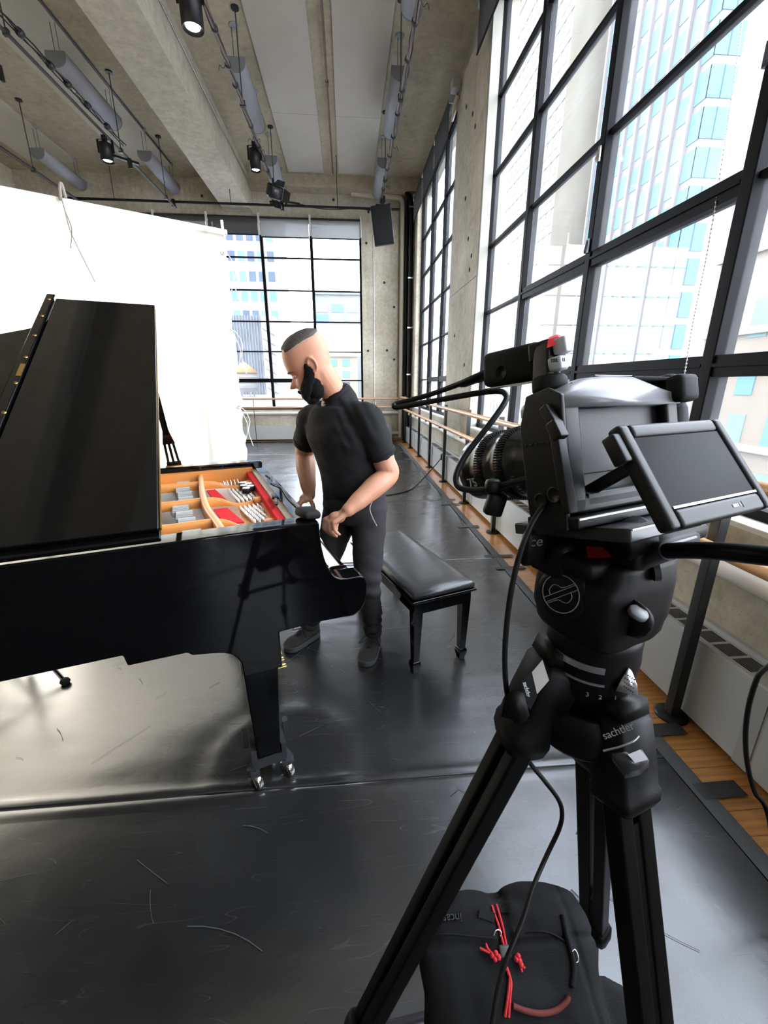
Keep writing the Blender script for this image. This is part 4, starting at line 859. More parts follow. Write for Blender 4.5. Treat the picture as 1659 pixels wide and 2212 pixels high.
# ------------------------------------------------------------------ bench
BM_ = PM
be_ = thing('piano_bench', 'black wooden piano bench with worn padded leather seat', 'bench', M=PM @ Matrix.Translation((.745, .82, 0)))
M_leather = mat('black_leather', (.018, .018, .018), .28, spec=.5, bump=.12, bscale=18)
hx, hy = .19, .455
rings = []
for z, i in ((.455, .012), (.468, .0), (.484, .002), (.497, .016), (.503, .05), (.505, .12)):
    rings.append([(sx, sy, z) for sx, sy in [((hx-i)*cx+.0, (hy-i)*cy) for cx, cy in ((-1, -.96), (-.96, -1), (0, -1), (.96, -1), (1, -.96), (1, 0), (1, .96), (.96, 1), (0, 1), (-.96, 1), (-1, .96), (-1, 0))]])
obj('cushion', MB().loft(rings, 0, True), M_leather, be_)
bevel(obj('seat_frame', MB().bx(-hx-.004, hx+.004, -hy-.004, hy+.004, .440, .455), M_lacq, be_), .004)
bevel(obj('apron', MB().bx(-hx+.02, hx-.02, -hy+.02, -hy+.042, .365, .44).bx(-hx+.02, hx-.02, hy-.042, hy-.02, .365, .44).bx(-hx+.02, -hx+.042, -hy+.02, hy-.02, .365, .44).bx(hx-.042, hx-.02, -hy+.02, hy-.02, .365, .44), M_lacq, be_), .002)
for sx in (-1, 1):
    for sy in (-1, 1):
        x, y = sx*(hx-.042), sy*(hy-.042); rr = []
        for z, w in ((.44, .026), (.36, .026), (.075, .0175), (.068, .024), (.05, .026), (.012, .0175), (0, .0165)): rr.append([(x+w*a, y+w*b, z) for a, b in ((-1, -1), (1, -1), (1, 1), (-1, 1))])
        bevel(obj('leg', MB().loft(rr, 0, False), M_lacq, be_), .002)

# ------------------------------------------------------------------ white diffusion cloth on its frame
SR = Vector((-.952, 3.892, 0)); sd_ = Vector((.883, .469, 0)).normalized(); sn = Vector((.469, -.883, 0)).normalized(); SL = 3.3; ZT = 2.66
SMX = frame_of(sd_, -sn, (0, 0, 1), SR-sd_*SL)
fr_ = thing('cloth_stand', 'white tube frame holding up the big diffusion cloth', 'frame', M=SMX)
obj('top_tube', MB().tube([(-.1, 0, ZT+.02), (SL+.03, 0, ZT-.01)], .02, 14), M_white, fr_)
obj('upright', MB().tube([(SL-.02, .06, .02), (SL-.02, .06, ZT-.03)], .017, 10), M_white, fr_); obj('upright', MB().tube([(.02, .06, .02), (.02, .06, ZT)], .017, 10), M_white, fr_)
obj('foot', MB().bar((SL-.02, -.0, .03), (SL-.02, .5, .03), .05, .04).bar((.02, 0, .03), (.02, .5, .03), .05, .04), M_white, fr_)
obj('end_bolt', MB().cyl((SL-.0, 0, ZT-.07), (SL-.0, 0, ZT+.07), .011, 10), M_white, fr_)
cl = thing('diffusion_cloth', 'large bright white diffusion cloth hanging behind the piano', 'cloth', M=SMX)
nu, nv = 190, 110; V = []; F = []
def cdisp(u, v):
    e = SL-u; f = noise.noise((u*1.6, v*.6, 2.0))*.03+noise.noise((u*8+v*2, v*2, 5.0))*.009+noise.noise((u*23, v*9, 9.0))*.0025
    fold = .030*math.exp(-((e-.24-.03*sin(v*2.1))/.04)**2)*(1-v/4.4)*1.2-.024*math.exp(-((e-.34+.05*v*.2)/.035)**2)+.018*math.exp(-((e-.12-.03*sin(v*3.3))/.02)**2)
    return (f+fold)*min(1, (ZT-v)/.35+.12)
for j in range(nv+1):
    v = .05+(ZT-.05)*j/nv
    for i in range(nu+1):
        u = SL*i/nu; e = SL-u
        du = (.006*sin(v*38)+.009*sin(v*15))*math.exp(-e/.05)+.10*(1-v/ZT)*math.exp(-e/.4)*0
        V.append((u+du, -cdisp(u, v)-.01, v))
for j in range(nv):
    for i in range(nu): F.append((j*(nu+1)+i, j*(nu+1)+i+1, (j+1)*(nu+1)+i+1, (j+1)*(nu+1)+i))
obj('cloth', MB().add(V, F, 0, True), M_scrim, cl)
M_hem = cloth_trans('white_hem', (.80, .78, .66), .30); M_hem2 = cloth_trans('white_side_hem', (.82, .80, .74), .25)
V = []; F = []
for i in range(nu+1):
    u = SL*i/nu
    for j, (v, d) in enumerate(((ZT-.14, .012), (ZT-.09, .02), (ZT-.035, .026), (ZT+.012, .026), (ZT+.03, .0))):
        V.append((u, -cdisp(u, v)*.6-d-.008*noise.noise((u*9, j*1.3, 4)), v-(.05*u/SL)*(j > 2)))
for i in range(nu):
    for j in range(4): F.append((i*5+j, (i+1)*5+j, (i+1)*5+j+1, i*5+j+1))
obj('top_hem', MB().add(V, F, 0, True), M_hem, cl)
V = []; F = []
for j in range(nv*2+1):
    v = .05+(ZT-.20)*j/(nv*2); u = SL
    for k, (a, b) in enumerate(((-.06, .0), (-.03, .010), (.0, .008), (.008, -.003))):
        du = (.006*sin(v*38)+.009*sin(v*15))
        V.append((u+a+du+.004*sin(v*60+k), -cdisp(u-.02, v)-.012-b-.006*noise.noise((v*22, k*.8, 1)), v))
for j in range(nv*2):
    for k in range(3): F.append((j*4+k, j*4+k+1, (j+1)*4+k+1, (j+1)*4+k))
obj('side_hem', MB().add(V, F, 0, True), M_hem2, cl)
for v in (ZT-.16, 1.93, 1.30, .70):
    g = obj('grommet', MB().lathe([(.009, 0), (.013, .003), (.017, 0)], axis_frame((SL-.02, -cdisp(SL-.02, v)-.026, v), (0, -1, 0)), 16), M_steel, cl)
    obj('tie_cord', MB().tube(curve_pts([(SL-.02, -.035, v), (SL+.02, -.05, v-.03), (SL+.06, -.04, v-.12), (SL+.04, -.04, v-.22), (SL+.07, -.04, v-.35)], 6), .003, 6).tube(curve_pts([(SL-.02, -.035, v), (SL+.01, -.05, v-.08), (SL+.035, -.05, v-.17), (SL+.012, -.04, v-.28)], 6), .003, 6), M_white, g)
uu = SL-1.02
obj('tie_cord', MB().tube(curve_pts([(uu, -.01, ZT+.06), (uu-.006, -.045, ZT+.01), (uu, -.056, ZT-.07), (uu+.006, -.05, ZT-.17), (uu+.033, -.045, ZT-.28), (uu+.095, -.04, ZT-.48)], 8), .004, 6).tube(curve_pts([(uu, -.056, ZT-.07), (uu+.017, -.05, ZT-.17), (uu-.011, -.05, ZT-.29)], 8), .0035, 6).tube(curve_pts([(uu-.012, -.04, ZT-.01), (uu-.006, -.045, ZT+.05), (uu+.008, -.035, ZT+.09), (uu+.017, -.04, ZT+.01)], 6), .010, 8), mat('cord_white', (.22, .19, .16), .8), cl)
# stand with clamps close behind the cloth
cs = thing('clamp_stand', 'glare-paled clamp stand showing faintly through the white cloth', 'stand', M=SMX @ Matrix.Translation((SL-1.72, .12, 0)))
M_glare_pale = mat('glare_pale_metal', (.50, .49, .44), .4)  # glare that washes out the stand is put into its pale colour
obj('column', MB().cyl((.26, 0, .03), (.115, 0, 2.08), .013, 10), M_glare_pale, cs); obj('arm', MB().cyl((.17, -.02, 1.75), (-.07, -.02, 2.62), .011, 10), M_glare_pale, cs)
for (x, z) in ((-.03, 2.50), (.08, 2.10)):
    obj('clamp', MB().rbox((x, -.02, z), (.09, .05, .08), .012).bar((x-.13, -.02, z+.02), (x+.13, -.02, z-.025), .03, .03).bar((x-.14, -.02, z+.08), (x-.12, -.02, z-.055), .025, .025).bar((x+.12, -.02, z+.025), (x+.13, -.02, z-.07), .02, .02), M_glare_pale, cs)
obj('tape_wrap', MB().rbox((-.10, -.02, 2.66), (.10, .05, .05), .01), mat('yellow_tape', (.60, .52, .14), .5), cs)
obj('foot', MB().bar((.0, 0, .03), (.6, 0, .03), .03, .025).bar((.26, 0, .03), (.26, .35, .03), .03, .025), M_glare_pale, cs)
# chrome stand feet under the piano
ls = thing('light_stand', 'chrome light stand with rubber feet on the floor under the piano', 'stand', (-1.83, 2.12, 0))
obj('column', MB().cyl((0, 0, .10), (0, 0, .62), .016, 12), M_chrome, ls)
for (x, y) in ((.33, -.20), (.16, -.60), (-.35, .18)):
    l = obj('leg', MB().tube([(0, 0, .26), (x, y, .02)], .011, 10), M_chrome, ls)
    obj('rubber_foot', MB().ball((x, y, .02), (.024, .024, .019), 10, 6), M_blackmatt, l)
# ------------------------------------------------------------------ the man at the piano
def skin_mat():
    m = mat('skin', (.43, .205, .125), .5, spec=.35, var=.10, scale=26, bump=.05, bscale=160); b = m.node_tree.nodes['Principled BSDF']
    b.inputs['Subsurface Weight'].default_value = .12; b.inputs['Subsurface Radius'].default_value = (.012, .004, .002); b.inputs['Subsurface Scale'].default_value = .6
    return m
M_skin = skin_mat()
M_hair = mat('dark_hair', (.040, .030, .023), .62, var=.5, scale=120, bump=.5, bscale=220)
M_beard = mat('black_beard', (.004, .0033, .003), .85, spec=.15, var=.5, scale=90, bump=.8, bscale=200)
M_stub = mat('hair_fade', (.37, .20, .138), .7, var=.25, scale=150)
M_tee = mat('black_tee', (.0065, .0065, .007), .85, spec=.25, var=.2, scale=40, bump=.15, bscale=300)
M_trous = mat('charcoal_trousers', (.024, .022, .023), .9, spec=.2, var=.25, scale=60, bump=.2, bscale=250)
M_shoe = mat('dark_canvas', (.010, .009, .0085), .85, bump=.3, bscale=500); M_sole = mat('grey_rubber', (.045, .045, .044), .6)
M_eye = mat('eye_white', (.75, .72, .68), .2); M_iris = mat('dark_iris', (.02, .012, .008), .1); M_lip = mat('lip', (.40, .16, .13), .45)
man = thing('person', 'bearded man in black t-shirt and charcoal trousers leaning over the piano keys', 'person', (.05, 2.12, 0))
FS = Vector((.77, -.63, 0)).normalized(); FF = Vector((-.63, -.77, 0)).normalized()      # his left, his front
def ering(c, a, b, n=26, s=FS, f=FF, tilt=0, sq=1.0):
    c = Vector(c); out = []
    for k in range(n):
        th = 2*pi*k/n; ca, sb = cos(th), sin(th)
        ca = math.copysign(abs(ca)**sq, ca); sb = math.copysign(abs(sb)**sq, sb)
        out.append(c+s*a*ca+f*b*sb+Vector((0, 0, tilt*sb)))
    return out
def limb(mb, pts, radii, n=14, k=5):
    P = curve_pts(pts, k); R = []
    for i in range(len(radii)-1):
        for j in range(k): t = j/k; t = t*t*(3-2*t); R.append(radii[i]*(1-t)+radii[i+1]*t)
    R.append(radii[-1]); mb.tube(P, R, n); mb.ball(P[0], R[0]*.98, 12, 8); mb.ball(P[-1], R[-1]*.98, 12, 8)
L_sh, L_el, L_wr = Vector((.098, 2.035, 1.335)), Vector((.200, 2.03, 1.062)), Vector((-.010, 1.885, .922))
R_sh, R_el, R_wr = Vector((-.192, 2.262, 1.315)), Vector((-.258, 2.42, 1.108)), Vector((-.222, 2.24, .906))
nb = Vector((-.050, 2.155, 1.42))
torso = [((.030, 2.19, .78), .165, .135), ((.028, 2.18, .86), .178, .148), ((.022, 2.175, .95), .172, .145), ((.008, 2.168, 1.05), .172, .140), ((-.012, 2.160, 1.14), .182, .142), ((-.030, 2.155, 1.22), .198, .142), ((-.040, 2.152, 1.29), .200, .130), ((-.045, 2.152, 1.345), .175, .112), ((-.048, 2.153, 1.39), .125, .092), ((-.052, 2.152, 1.43), .080, .074)]
# head in its own frame: x' ahead, y' left, z' up
PITCH = radians(25); HO = Vector((-.170, 2.115, 1.577))
hf = Vector((-cos(PITCH), -.03, -sin(PITCH))).normalized(); hu = Vector((-sin(PITCH), 0, cos(PITCH))); hl = hu.cross(hf).normalized(); hu = hf.cross(hl)
HM = frame_of(hf, hl, hu, HO)
HP = [(-0.136, 0.066, 0.012, 0.028), (-0.126, 0.086, 0, 0.042), (-0.115, 0.095, -0.012, 0.05), (-0.106, 0.0995, -0.025, 0.055), (-0.099, 0.1005, -0.034, 0.058), (-0.0935, 0.0965, -0.04, 0.0595), (-0.088, 0.1025, -0.046, 0.0605), (-0.079, 0.106, -0.055, 0.062), (-0.068, 0.1045, -0.066, 0.0655), (-0.055, 0.103, -0.076, 0.068), (-0.04, 0.094, -0.086, 0.0705), (-0.026, 0.0925, -0.094, 0.0728), (-0.012, 0.0935, -0.1, 0.0745), (0, 0.099, -0.104, 0.0762), (0.01, 0.1075, -0.107, 0.0775), (0.02, 0.1115, -0.11, 0.0785), (0.035, 0.1115, -0.113, 0.0795), (0.055, 0.1105, -0.115, 0.08), (0.08, 0.106, -0.115, 0.079), (0.105, 0.097, -0.11, 0.0745), (0.125, 0.08, -0.1, 0.066), (0.14, 0.058, -0.085, 0.052), (0.15, 0.03, -0.062, 0.034), (0.155, -0.005, -0.03, 0.012)]
def hprof(z):
    for (z0, *a), (z1, *b) in zip(HP, HP[1:]):
        if z0 <= z <= z1:
            t = (z-z0)/(z1-z0); return [p+(q-p)*t for p, q in zip(a, b)]
    return HP[0][1:] if z < HP[0][0] else HP[-1][1:]
def smooth(a, b, t): t = max(0, min(1, (t-a)/(b-a))); return t*t*(3-2*t)
def hpoint(z, th, off=0):
    fr, bk, w = hprof(z); c = (fr+bk)/2; a = (fr-bk)/2
    ct, st_ = cos(th), sin(th); x = c+a*math.copysign(abs(ct)**.88, ct); y = w*math.copysign(abs(st_)**.86, st_)
    if ct > 0:
        nw = .0085+.0095*smooth(-.005, -.046, z) if z > -.046 else .0185
        nz = smooth(.012, -.046, z)**1.3 if z > -.046 else smooth(-.066, -.050, z)
        x += .042*nz*math.exp(-(y/nw)**2)
        x -= .011*math.exp(-((abs(y)-.032)/.014)**2-((z+.010)/.011)**2)       # eye sockets
        x += .004*math.exp(-((abs(y)-.03)/.02)**2-((z-.016)/.007)**2)         # brow
        x += .005*math.exp(-((abs(y)-.042)/.016)**2-((z+.038)/.018)**2)       # cheek
    d = Vector((x-c, y, 0)); d = d.normalized() if d.length > 1e-6 else Vector((1, 0, 0))
    return Vector((x, y, z))+d*off
hb_m = MB(); zs = [HP[0][0]+(HP[-1][0]-HP[0][0])*i/84 for i in range(85)]
hb_m.loft([[HM @ hpoint(z, 2*pi*k/72) for k in range(72)] for z in zs])
def ear(sy):
    e = MB(); P = []
    for k in range(15):
        a = radians(-60+300*k/14); P.append(Vector((-.012+.019*cos(a+1.2)*(1.0), sy*(.078+.011+.004*sin(a)), -.004+.034*sin(a+1.2)*(1.0 if sin(a+1.2) > 0 else .85))))
    e.tube([HM @ p for p in P], [.0042+.0018*sin(pi*k/14) for k in range(15)], 8)
    e.ball(HM @ Vector((-.010, sy*.081, -.002)), (.016, .009, .028), 12, 8, 0, HM.to_3x3()); e.ball(HM @ Vector((-.002, sy*.083, -.031)), (.009, .006, .010), 10, 6, 0, HM.to_3x3())
    e.ball(HM @ Vector((.003, sy*.080, -.004)), (.006, .007, .009), 8, 6, 0, HM.to_3x3())
    return e
body = MB()
body.add(hb_m.v, hb_m.f)
for sy in (1, -1): q = ear(sy); body.add(q.v, q.f)
limb(body, [nb+Vector((.03, .0, -.06)), nb+Vector((.006, 0, 0)), nb+Vector((-.030, -.01, .06)), HM @ Vector((-.03, 0, -.045)), HM @ Vector((-.02, 0, -.0))], [.074, .068, .064, .066, .062], 18)
body.loft([ering(c, a*.84, b*.80) for c, a, b in torso])
for s_, e_, w_ in ((L_sh, L_el, L_wr), (R_sh, R_el, R_wr)):
    m1 = s_.lerp(e_, .5); m2 = e_.lerp(w_, .32); m3 = e_.lerp(w_, .70)
    limb(body, [s_, s_.lerp(e_, .25), m1, s_.lerp(e_, .80), e_, m2, m3, w_], [.066, .066, .064, .056, .052, .056, .046, .033], 16)
def finger(mb, pts, r0, r1):
    n = len(pts); mb.tube(curve_pts(pts, 4), [r0+(r1-r0)*i/((n-1)*4) for i in range((n-1)*4+1)], 9); mb.ball(pts[-1], r1*1.0, 8, 6)
    for p in pts[:-1]: mb.ball(p, r0*1.02, 8, 6)
LK = [Vector((-.122, 1.905, .872)), Vector((-.113, 1.885, .870)), Vector((-.098, 1.866, .869)), Vector((-.080, 1.850, .872))]
for i, k in enumerate(LK):                       # left hand: back to us, fingers hanging and curling under
    base = L_wr.lerp(k, .35)+Vector((0, (1.5-i)*.003, -.004)); f_ = (1.0, 1.06, 1.0, .84)[i]
    d1 = Vector((-.006+.004*i, .004, -.044))*f_; d2 = Vector((.016, .006, -.022))*f_; d3 = Vector((.012, .006, -.010))*f_
    body.tube([L_wr+(base-L_wr)*.2, base, k], [.024, .0165, .0125], 10); finger(body, [k, k+d1*.5, k+d1, k+d1+d2*.6, k+d1+d2, k+d1+d2+d3], .0112 if i < 3 else .0098, .0085 if i < 3 else .0075)
body.ball(L_wr.lerp(LK[1], .55)+Vector((.004, .002, -.006)), (.042, .030, .030), 14, 10)
finger(body, [L_wr+Vector((-.02, .018, -.014)), Vector((-.058, 1.915, .868)), Vector((-.068, 1.918, .843)), Vector((-.072, 1.905, .822)), Vector((-.076, 1.893, .806))], .0140, .0092)
RK = [Vector((-.262, 2.198, .884)), Vector((-.266, 2.222, .880)), Vector((-.262, 2.246, .874)), Vector((-.254, 2.266, .868))]
for i, k in enumerate(RK):                       # right hand spread on the piano edge
    base = R_wr.lerp(k, .4); f_ = (1.0, 1.06, 1.0, .84)[i]
    d1 = Vector((-.026, -.004+.004*i, -.022))*f_; d2 = Vector((-.004, -.002, -.024))*f_; d3 = Vector((.010, 0, -.014))*f_
    body.tube([R_wr+(base-R_wr)*.2, base, k], [.026, .018, .0125], 10); finger(body, [k, k+d1*.5, k+d1, k+d1+d2*.6, k+d1+d2, k+d1+d2+d3], .0108 if i < 3 else .0095, .0082 if i < 3 else .0074)
body.ball(R_wr.lerp(RK[1], .55), (.032, .036, .026), 14, 10)
finger(body, [R_wr+Vector((.004, -.020, -.014)), Vector((-.204, 2.205, .862)), Vector((-.200, 2.200, .842)), Vector((-.203, 2.195, .822)), Vector((-.212, 2.190, .806))], .0140, .0092)
L_hip, L_kn, L_an = Vector((.098, 2.115, .84)), Vector((.088, 2.015, .475)), Vector((.118, 2.105, .085))
R_hip, R_kn, R_an = Vector((-.040, 2.255, .84)), Vector((-.155, 2.165, .475)), Vector((-.262, 2.215, .085))
for h, k, a in ((L_hip, L_kn, L_an), (R_hip, R_kn, R_an)): limb(body, [h, h.lerp(k, .5), k, k.lerp(a, .35), a], [.072, .064, .050, .046, .032], 14)
bm_ = solid(body, .0048, 4, 'body'); bm_.materials.append(M_skin)
obj('body', bm_, M_skin, man, world=True)
# face details
for sy in (1, -1):
    obj('eye', MB().ball(HM @ Vector((.0825, sy*.032, -.0135)), .0100, 14, 10), M_eye, man, world=True)
    obj('eyelid', MB().ball(HM @ Vector((.0828, sy*.032, -.0112)), (.0110, .0155, .0088), 16, 10, 0, HM.to_3x3()), M_skin, man, world=True)
    obj('lashes', MB().tube([HM @ Vector((.0832+.0112*cos(a), sy*.032+.0130*sin(a), -.0165-.001*cos(a))) for a in [radians(-60+120*k/8) for k in range(9)]],   .0016, 5), M_hair, man, world=True)
for nm, z0, z1, mt, r0 in (('eyebrow', .012, .0155, M_hair, .0042),):
    for sy in (1, -1):
        P = []
        for k in range(9):
            y = .011+.042*k/8; th = None; x = 0
            lo_, hi_ = 0, pi/2
            for _ in range(24):
                md = (lo_+hi_)/2; p = hpoint(z0, md)
                if p.y < y: lo_ = md
                else: hi_ = md
            zz = z0+(z1-z0)*math.sin(pi*k/8)*1.2-(.004*(k/8)**2); p = hpoint(zz, lo_); P.append(HM @ Vector((p.x+(.006 if nm == 'eyelid' else .001), sy*p.y, zz)))
        obj(nm, MB().tube(P, [r0*(.5+.5*sin(pi*(k+.8)/9.6)) for k in range(9)], 8, flat=.7), mt, man, world=True)
lp = MB()
for z, r in ((-.0905, .0052), (-.1000, .0062)):
    P = [HM @ (hpoint(z, a)+Vector((.001, 0, 0))) for a in [radians(-22+44*k/10) for k in range(11)]]
    lp.tube(P, [r*(.35+.65*sin(pi*(k+.3)/10.6)) for k in range(11)], 8)
obj('lips', lp, M_lip, man, world=True)
# hair: short crop on top, fade below, full beard
def shell(zt, zb, off, th0, th1, nth=60, nz=14, ns=0, sd=0, back=None):
    V = []; F = []
    for i in range(nz+1):
        for k in range(nth+1):
            th = th0+(th1-th0)*k/nth; a, b = zb(th), zt(th); z = a+(b-a)*i/nz
            p = hpoint(z, th, 0); o_ = off(th, i/nz); c = Vector((.0, 0, min(z, .05)*1.0))
            d = (p-Vector((-.005, 0, z*.55))).normalized(); p = p+d*(o_+ns*noise.noise(p*170+Vector((sd, 0, 0))))
            V.append(HM @ p)
    for i in range(nz):
        for k in range(nth): F.append((i*(nth+1)+k, i*(nth+1)+k+1, (i+1)*(nth+1)+k+1, (i+1)*(nth+1)+k))
    if back is not None:                         # closed body: an inner layer under the skin, joined along the border
        n0 = len(V); V2 = []
        for i in range(nz+1):
            for k in range(nth+1):
                th = th0+(th1-th0)*k/nth; a, b = zb(th), zt(th); z = a+(b-a)*i/nz; p = hpoint(z, th, 0); d = (p-Vector((-.005, 0, z*.55))).normalized(); V2.append(HM @ (p-d*back))
        V += V2; F += [tuple(q+n0 for q in f[::-1]) for f in F]; m = nth+1
        for k in range(nth): F += [(k+1, k, k+n0, k+1+n0), (nz*m+k, nz*m+k+1, nz*m+k+1+n0, nz*m+k+n0)]
        for i in range(nz): F += [(i*m, (i+1)*m, (i+1)*m+n0, i*m+n0), ((i+1)*m+nth, i*m+nth, i*m+nth+n0, (i+1)*m+nth+n0)]
    return MB().add(V, F, 0, True)
def hline(th):
    a = abs(th); return .113 if a < .55 else .113-.020*smooth(.55, .75, a)+.012*smooth(.9, 1.9, a)+.016*smooth(2.0, 3.0, a)
obj('hair', shell(lambda t: .1549, hline, lambda t, v: -.001+.0085*smooth(0, .22, v), -pi, pi, 96, 20, .0016, 1), M_hair, man, world=True)
obj('hair_fade', shell(lambda t: hline(t)+.004, lambda t: hline(t)-.030*smooth(.6, .9, abs(t))-.001, lambda t, v: -.0012+.0022*smooth(.25, .9, v), -pi, pi, 80, 6), M_stub, man, world=True)
def pw_lin(a, pts):
    for (x0, y0), (x1, y1) in zip(pts, pts[1:]):
        if a <= x1: return y0+(y1-y0)*max(0, (a-x0))/(x1-x0)
    return pts[-1][1]
def btop(th): return pw_lin(abs(th), [(0, -.110), (.28, -.109), (.42, -.098), (.58, -.076), (.78, -.062), (1.0, -.044), (1.18, -.020), (1.32, .006), (1.42, .018), (1.62, .018)])
def bbot(th): return pw_lin(abs(th), [(0, -.1355), (1.0, -.130), (1.35, -.112), (1.5, -.085), (1.62, -.060)])
def boff(t, v):
    d = 1-v; a = abs(t); side = smooth(.9, 1.45, a); k = .40+.60*smooth(.55, 1.15, a)
    return -.002+(.005+.020*smooth(0, .6, d))*smooth(0, .07, d)*(1-.35*side)*k+.006*smooth(0, .12, d)*smooth(1.62, 1.5, a)*k
bd_ = shell(btop, bbot, boff, -1.62, 1.62, 90, 24, .0035, 7, .012)
bd_.ball(HM @ Vector((.060, 0, -.138)), (.034, .046, .024), 20, 12, 0, HM.to_3x3())
for sy in (1, -1): bd_.ball(HM @ Vector((.026, sy*.040, -.100)), (.040, .026, .044), 20, 12, 0, HM.to_3x3()); bd_.ball(HM @ Vector((.018, sy*.046, -.070)), (.034, .024, .044), 20, 12, 0, HM.to_3x3())
bd_.ball(HM @ Vector((.030, 0, -.125)), (.034, .05, .026), 20, 12, 0, HM.to_3x3())
ms = MB()
for sy in (1, -1): ms.tube([HM @ (hpoint(-.0790-.017*(k/8)**1.5, sy*(.02+.62*k/8))+Vector((.0015, 0, 0))) for k in range(9)], [.0060+.0022*sin(pi*k/8) for k in range(9)], 8)
bd_.add(ms.v, ms.f, 0, True)
bmx = solid(bd_, .0036, 2, 'beard')
for v in bmx.vertices: v.co += v.normal*(.0022*noise.noise(v.co*190)+.0012*noise.noise(v.co*420)+.001)
bmx.materials.append(M_beard); obj('beard', bmx, M_beard, man, world=True)
# t-shirt
tee = MB(); tee.loft([ering(c, a*1.0+.006, b*1.0+.006) for c, a, b in torso[1:9]])
limb(tee, [nb+Vector((.022, .007, -.035)), nb+Vector((.018, .006, -.012)), nb+Vector((.006, .002, .012)), nb+Vector((-.002, 0, .020))], [.098, .092, .082, .0745], 24)
for s_, e_ in ((L_sh, L_el), (R_sh, R_el)):
    limb(tee, [nb.lerp(s_, .35)+Vector((0, 0, -.035)), s_.lerp(nb, .2)+Vector((0, 0, -.012)), s_, s_.lerp(e_, .25), s_.lerp(e_, .56)], [.074, .077, .078, .077, .0735], 20)
tm_ = solid(tee, .007, 9, 't_shirt')
for v in tm_.vertices:
    p = v.co; w = noise.noise(Vector((p.x*9, p.y*9, p.z*16)))*.005+noise.noise(Vector((p.x*16+p.z*22, p.y*16-p.z*8, p.z*14)))*.0036
    near = math.exp(-((p-(L_sh+Vector((-.05, .03, -.03)))).length/.10)**2)
    w += .006*near*sin(p.x*120+p.z*60); v.co += v.normal*w
tm_.materials.append(M_tee)
tee_o = obj('t_shirt', tm_, M_tee, man, world=True)
co = MB(); cc = nb+Vector((-.010, -.003, .030)); ax_ = (Vector((-.60, -.16, .78))).normalized(); A_ = axis_frame(cc, ax_)
co.lathe([(.0765, -.012), (.0785, -.006), (.0775, .004), (.073, .004), (.072, -.008)], A_, 32)
obj('collar', co, M_tee, tee_o, world=True)
for s_, e_ in ((L_sh, L_el), (R_sh, R_el)):
    obj('sleeve_hem', MB().lathe([(.0745, -.014), (.0765, -.008), (.076, .012), (.0715, .013), (.07, -.01)], axis_frame(s_.lerp(e_, .60), e_-s_), 28), M_tee, tee_o, world=True)
# trousers
tr = MB(); tr.loft([ering(c, a+.010, b+.010) for c, a, b in (torso[0], ((.029, 2.185, .82), .172, .143), torso[1], ((.025, 2.178, .905), .173, .143), ((.023, 2.176, .945), .166, .138))])
for h, k, a in ((L_hip, L_kn, L_an), (R_hip, R_kn, R_an)):
    limb(tr, [h+Vector((0, 0, .03)), h.lerp(k, .25), h.lerp(k, .6), k, k.lerp(a, .35), k.lerp(a, .75), a+Vector((0, 0, .018))], [.098, .096, .083, .070, .064, .056, .048], 20)
tq = solid(tr, .008, 8, 'trousers')
for v in tq.vertices:
    p = v.co; w = noise.noise(Vector((p.x*8, p.y*8, p.z*10)))*.005+noise.noise(Vector((p.x*14+p.z*9, p.y*14, p.z*24)))*.003
    low = smooth(.32, .10, p.z); w += low*.006*sin(p.z*95+4*noise.noise(p*6)); kn = math.exp(-((p.z-.47)/.09)**2); w += kn*.005*sin(p.z*70+p.x*30); v.co += v.normal*w
tq.materials.append(M_trous); tr_o = obj('trousers', tq, M_trous, man, world=True)
pk = curve_pts([Vector((.125, 2.045, .935)), Vector((.100, 1.990, .90)), Vector((.112, 1.985, .85)), Vector((.135, 1.995, .80))], 6)
obj('pocket_piping', MB().tube(pk, .0028, 6), mat('grey_piping', (.25, .25, .25), .6), tr_o, world=True)
for h, k, a in ((L_hip, L_kn, L_an), (R_hip, R_kn, R_an)): obj('cuff', MB().lathe([(.046, -.02), (.051, -.012), (.051, .016), (.046, .02)], axis_frame(a+Vector((0, 0, .02)), k-a), 22), M_trous, tr_o, world=True)
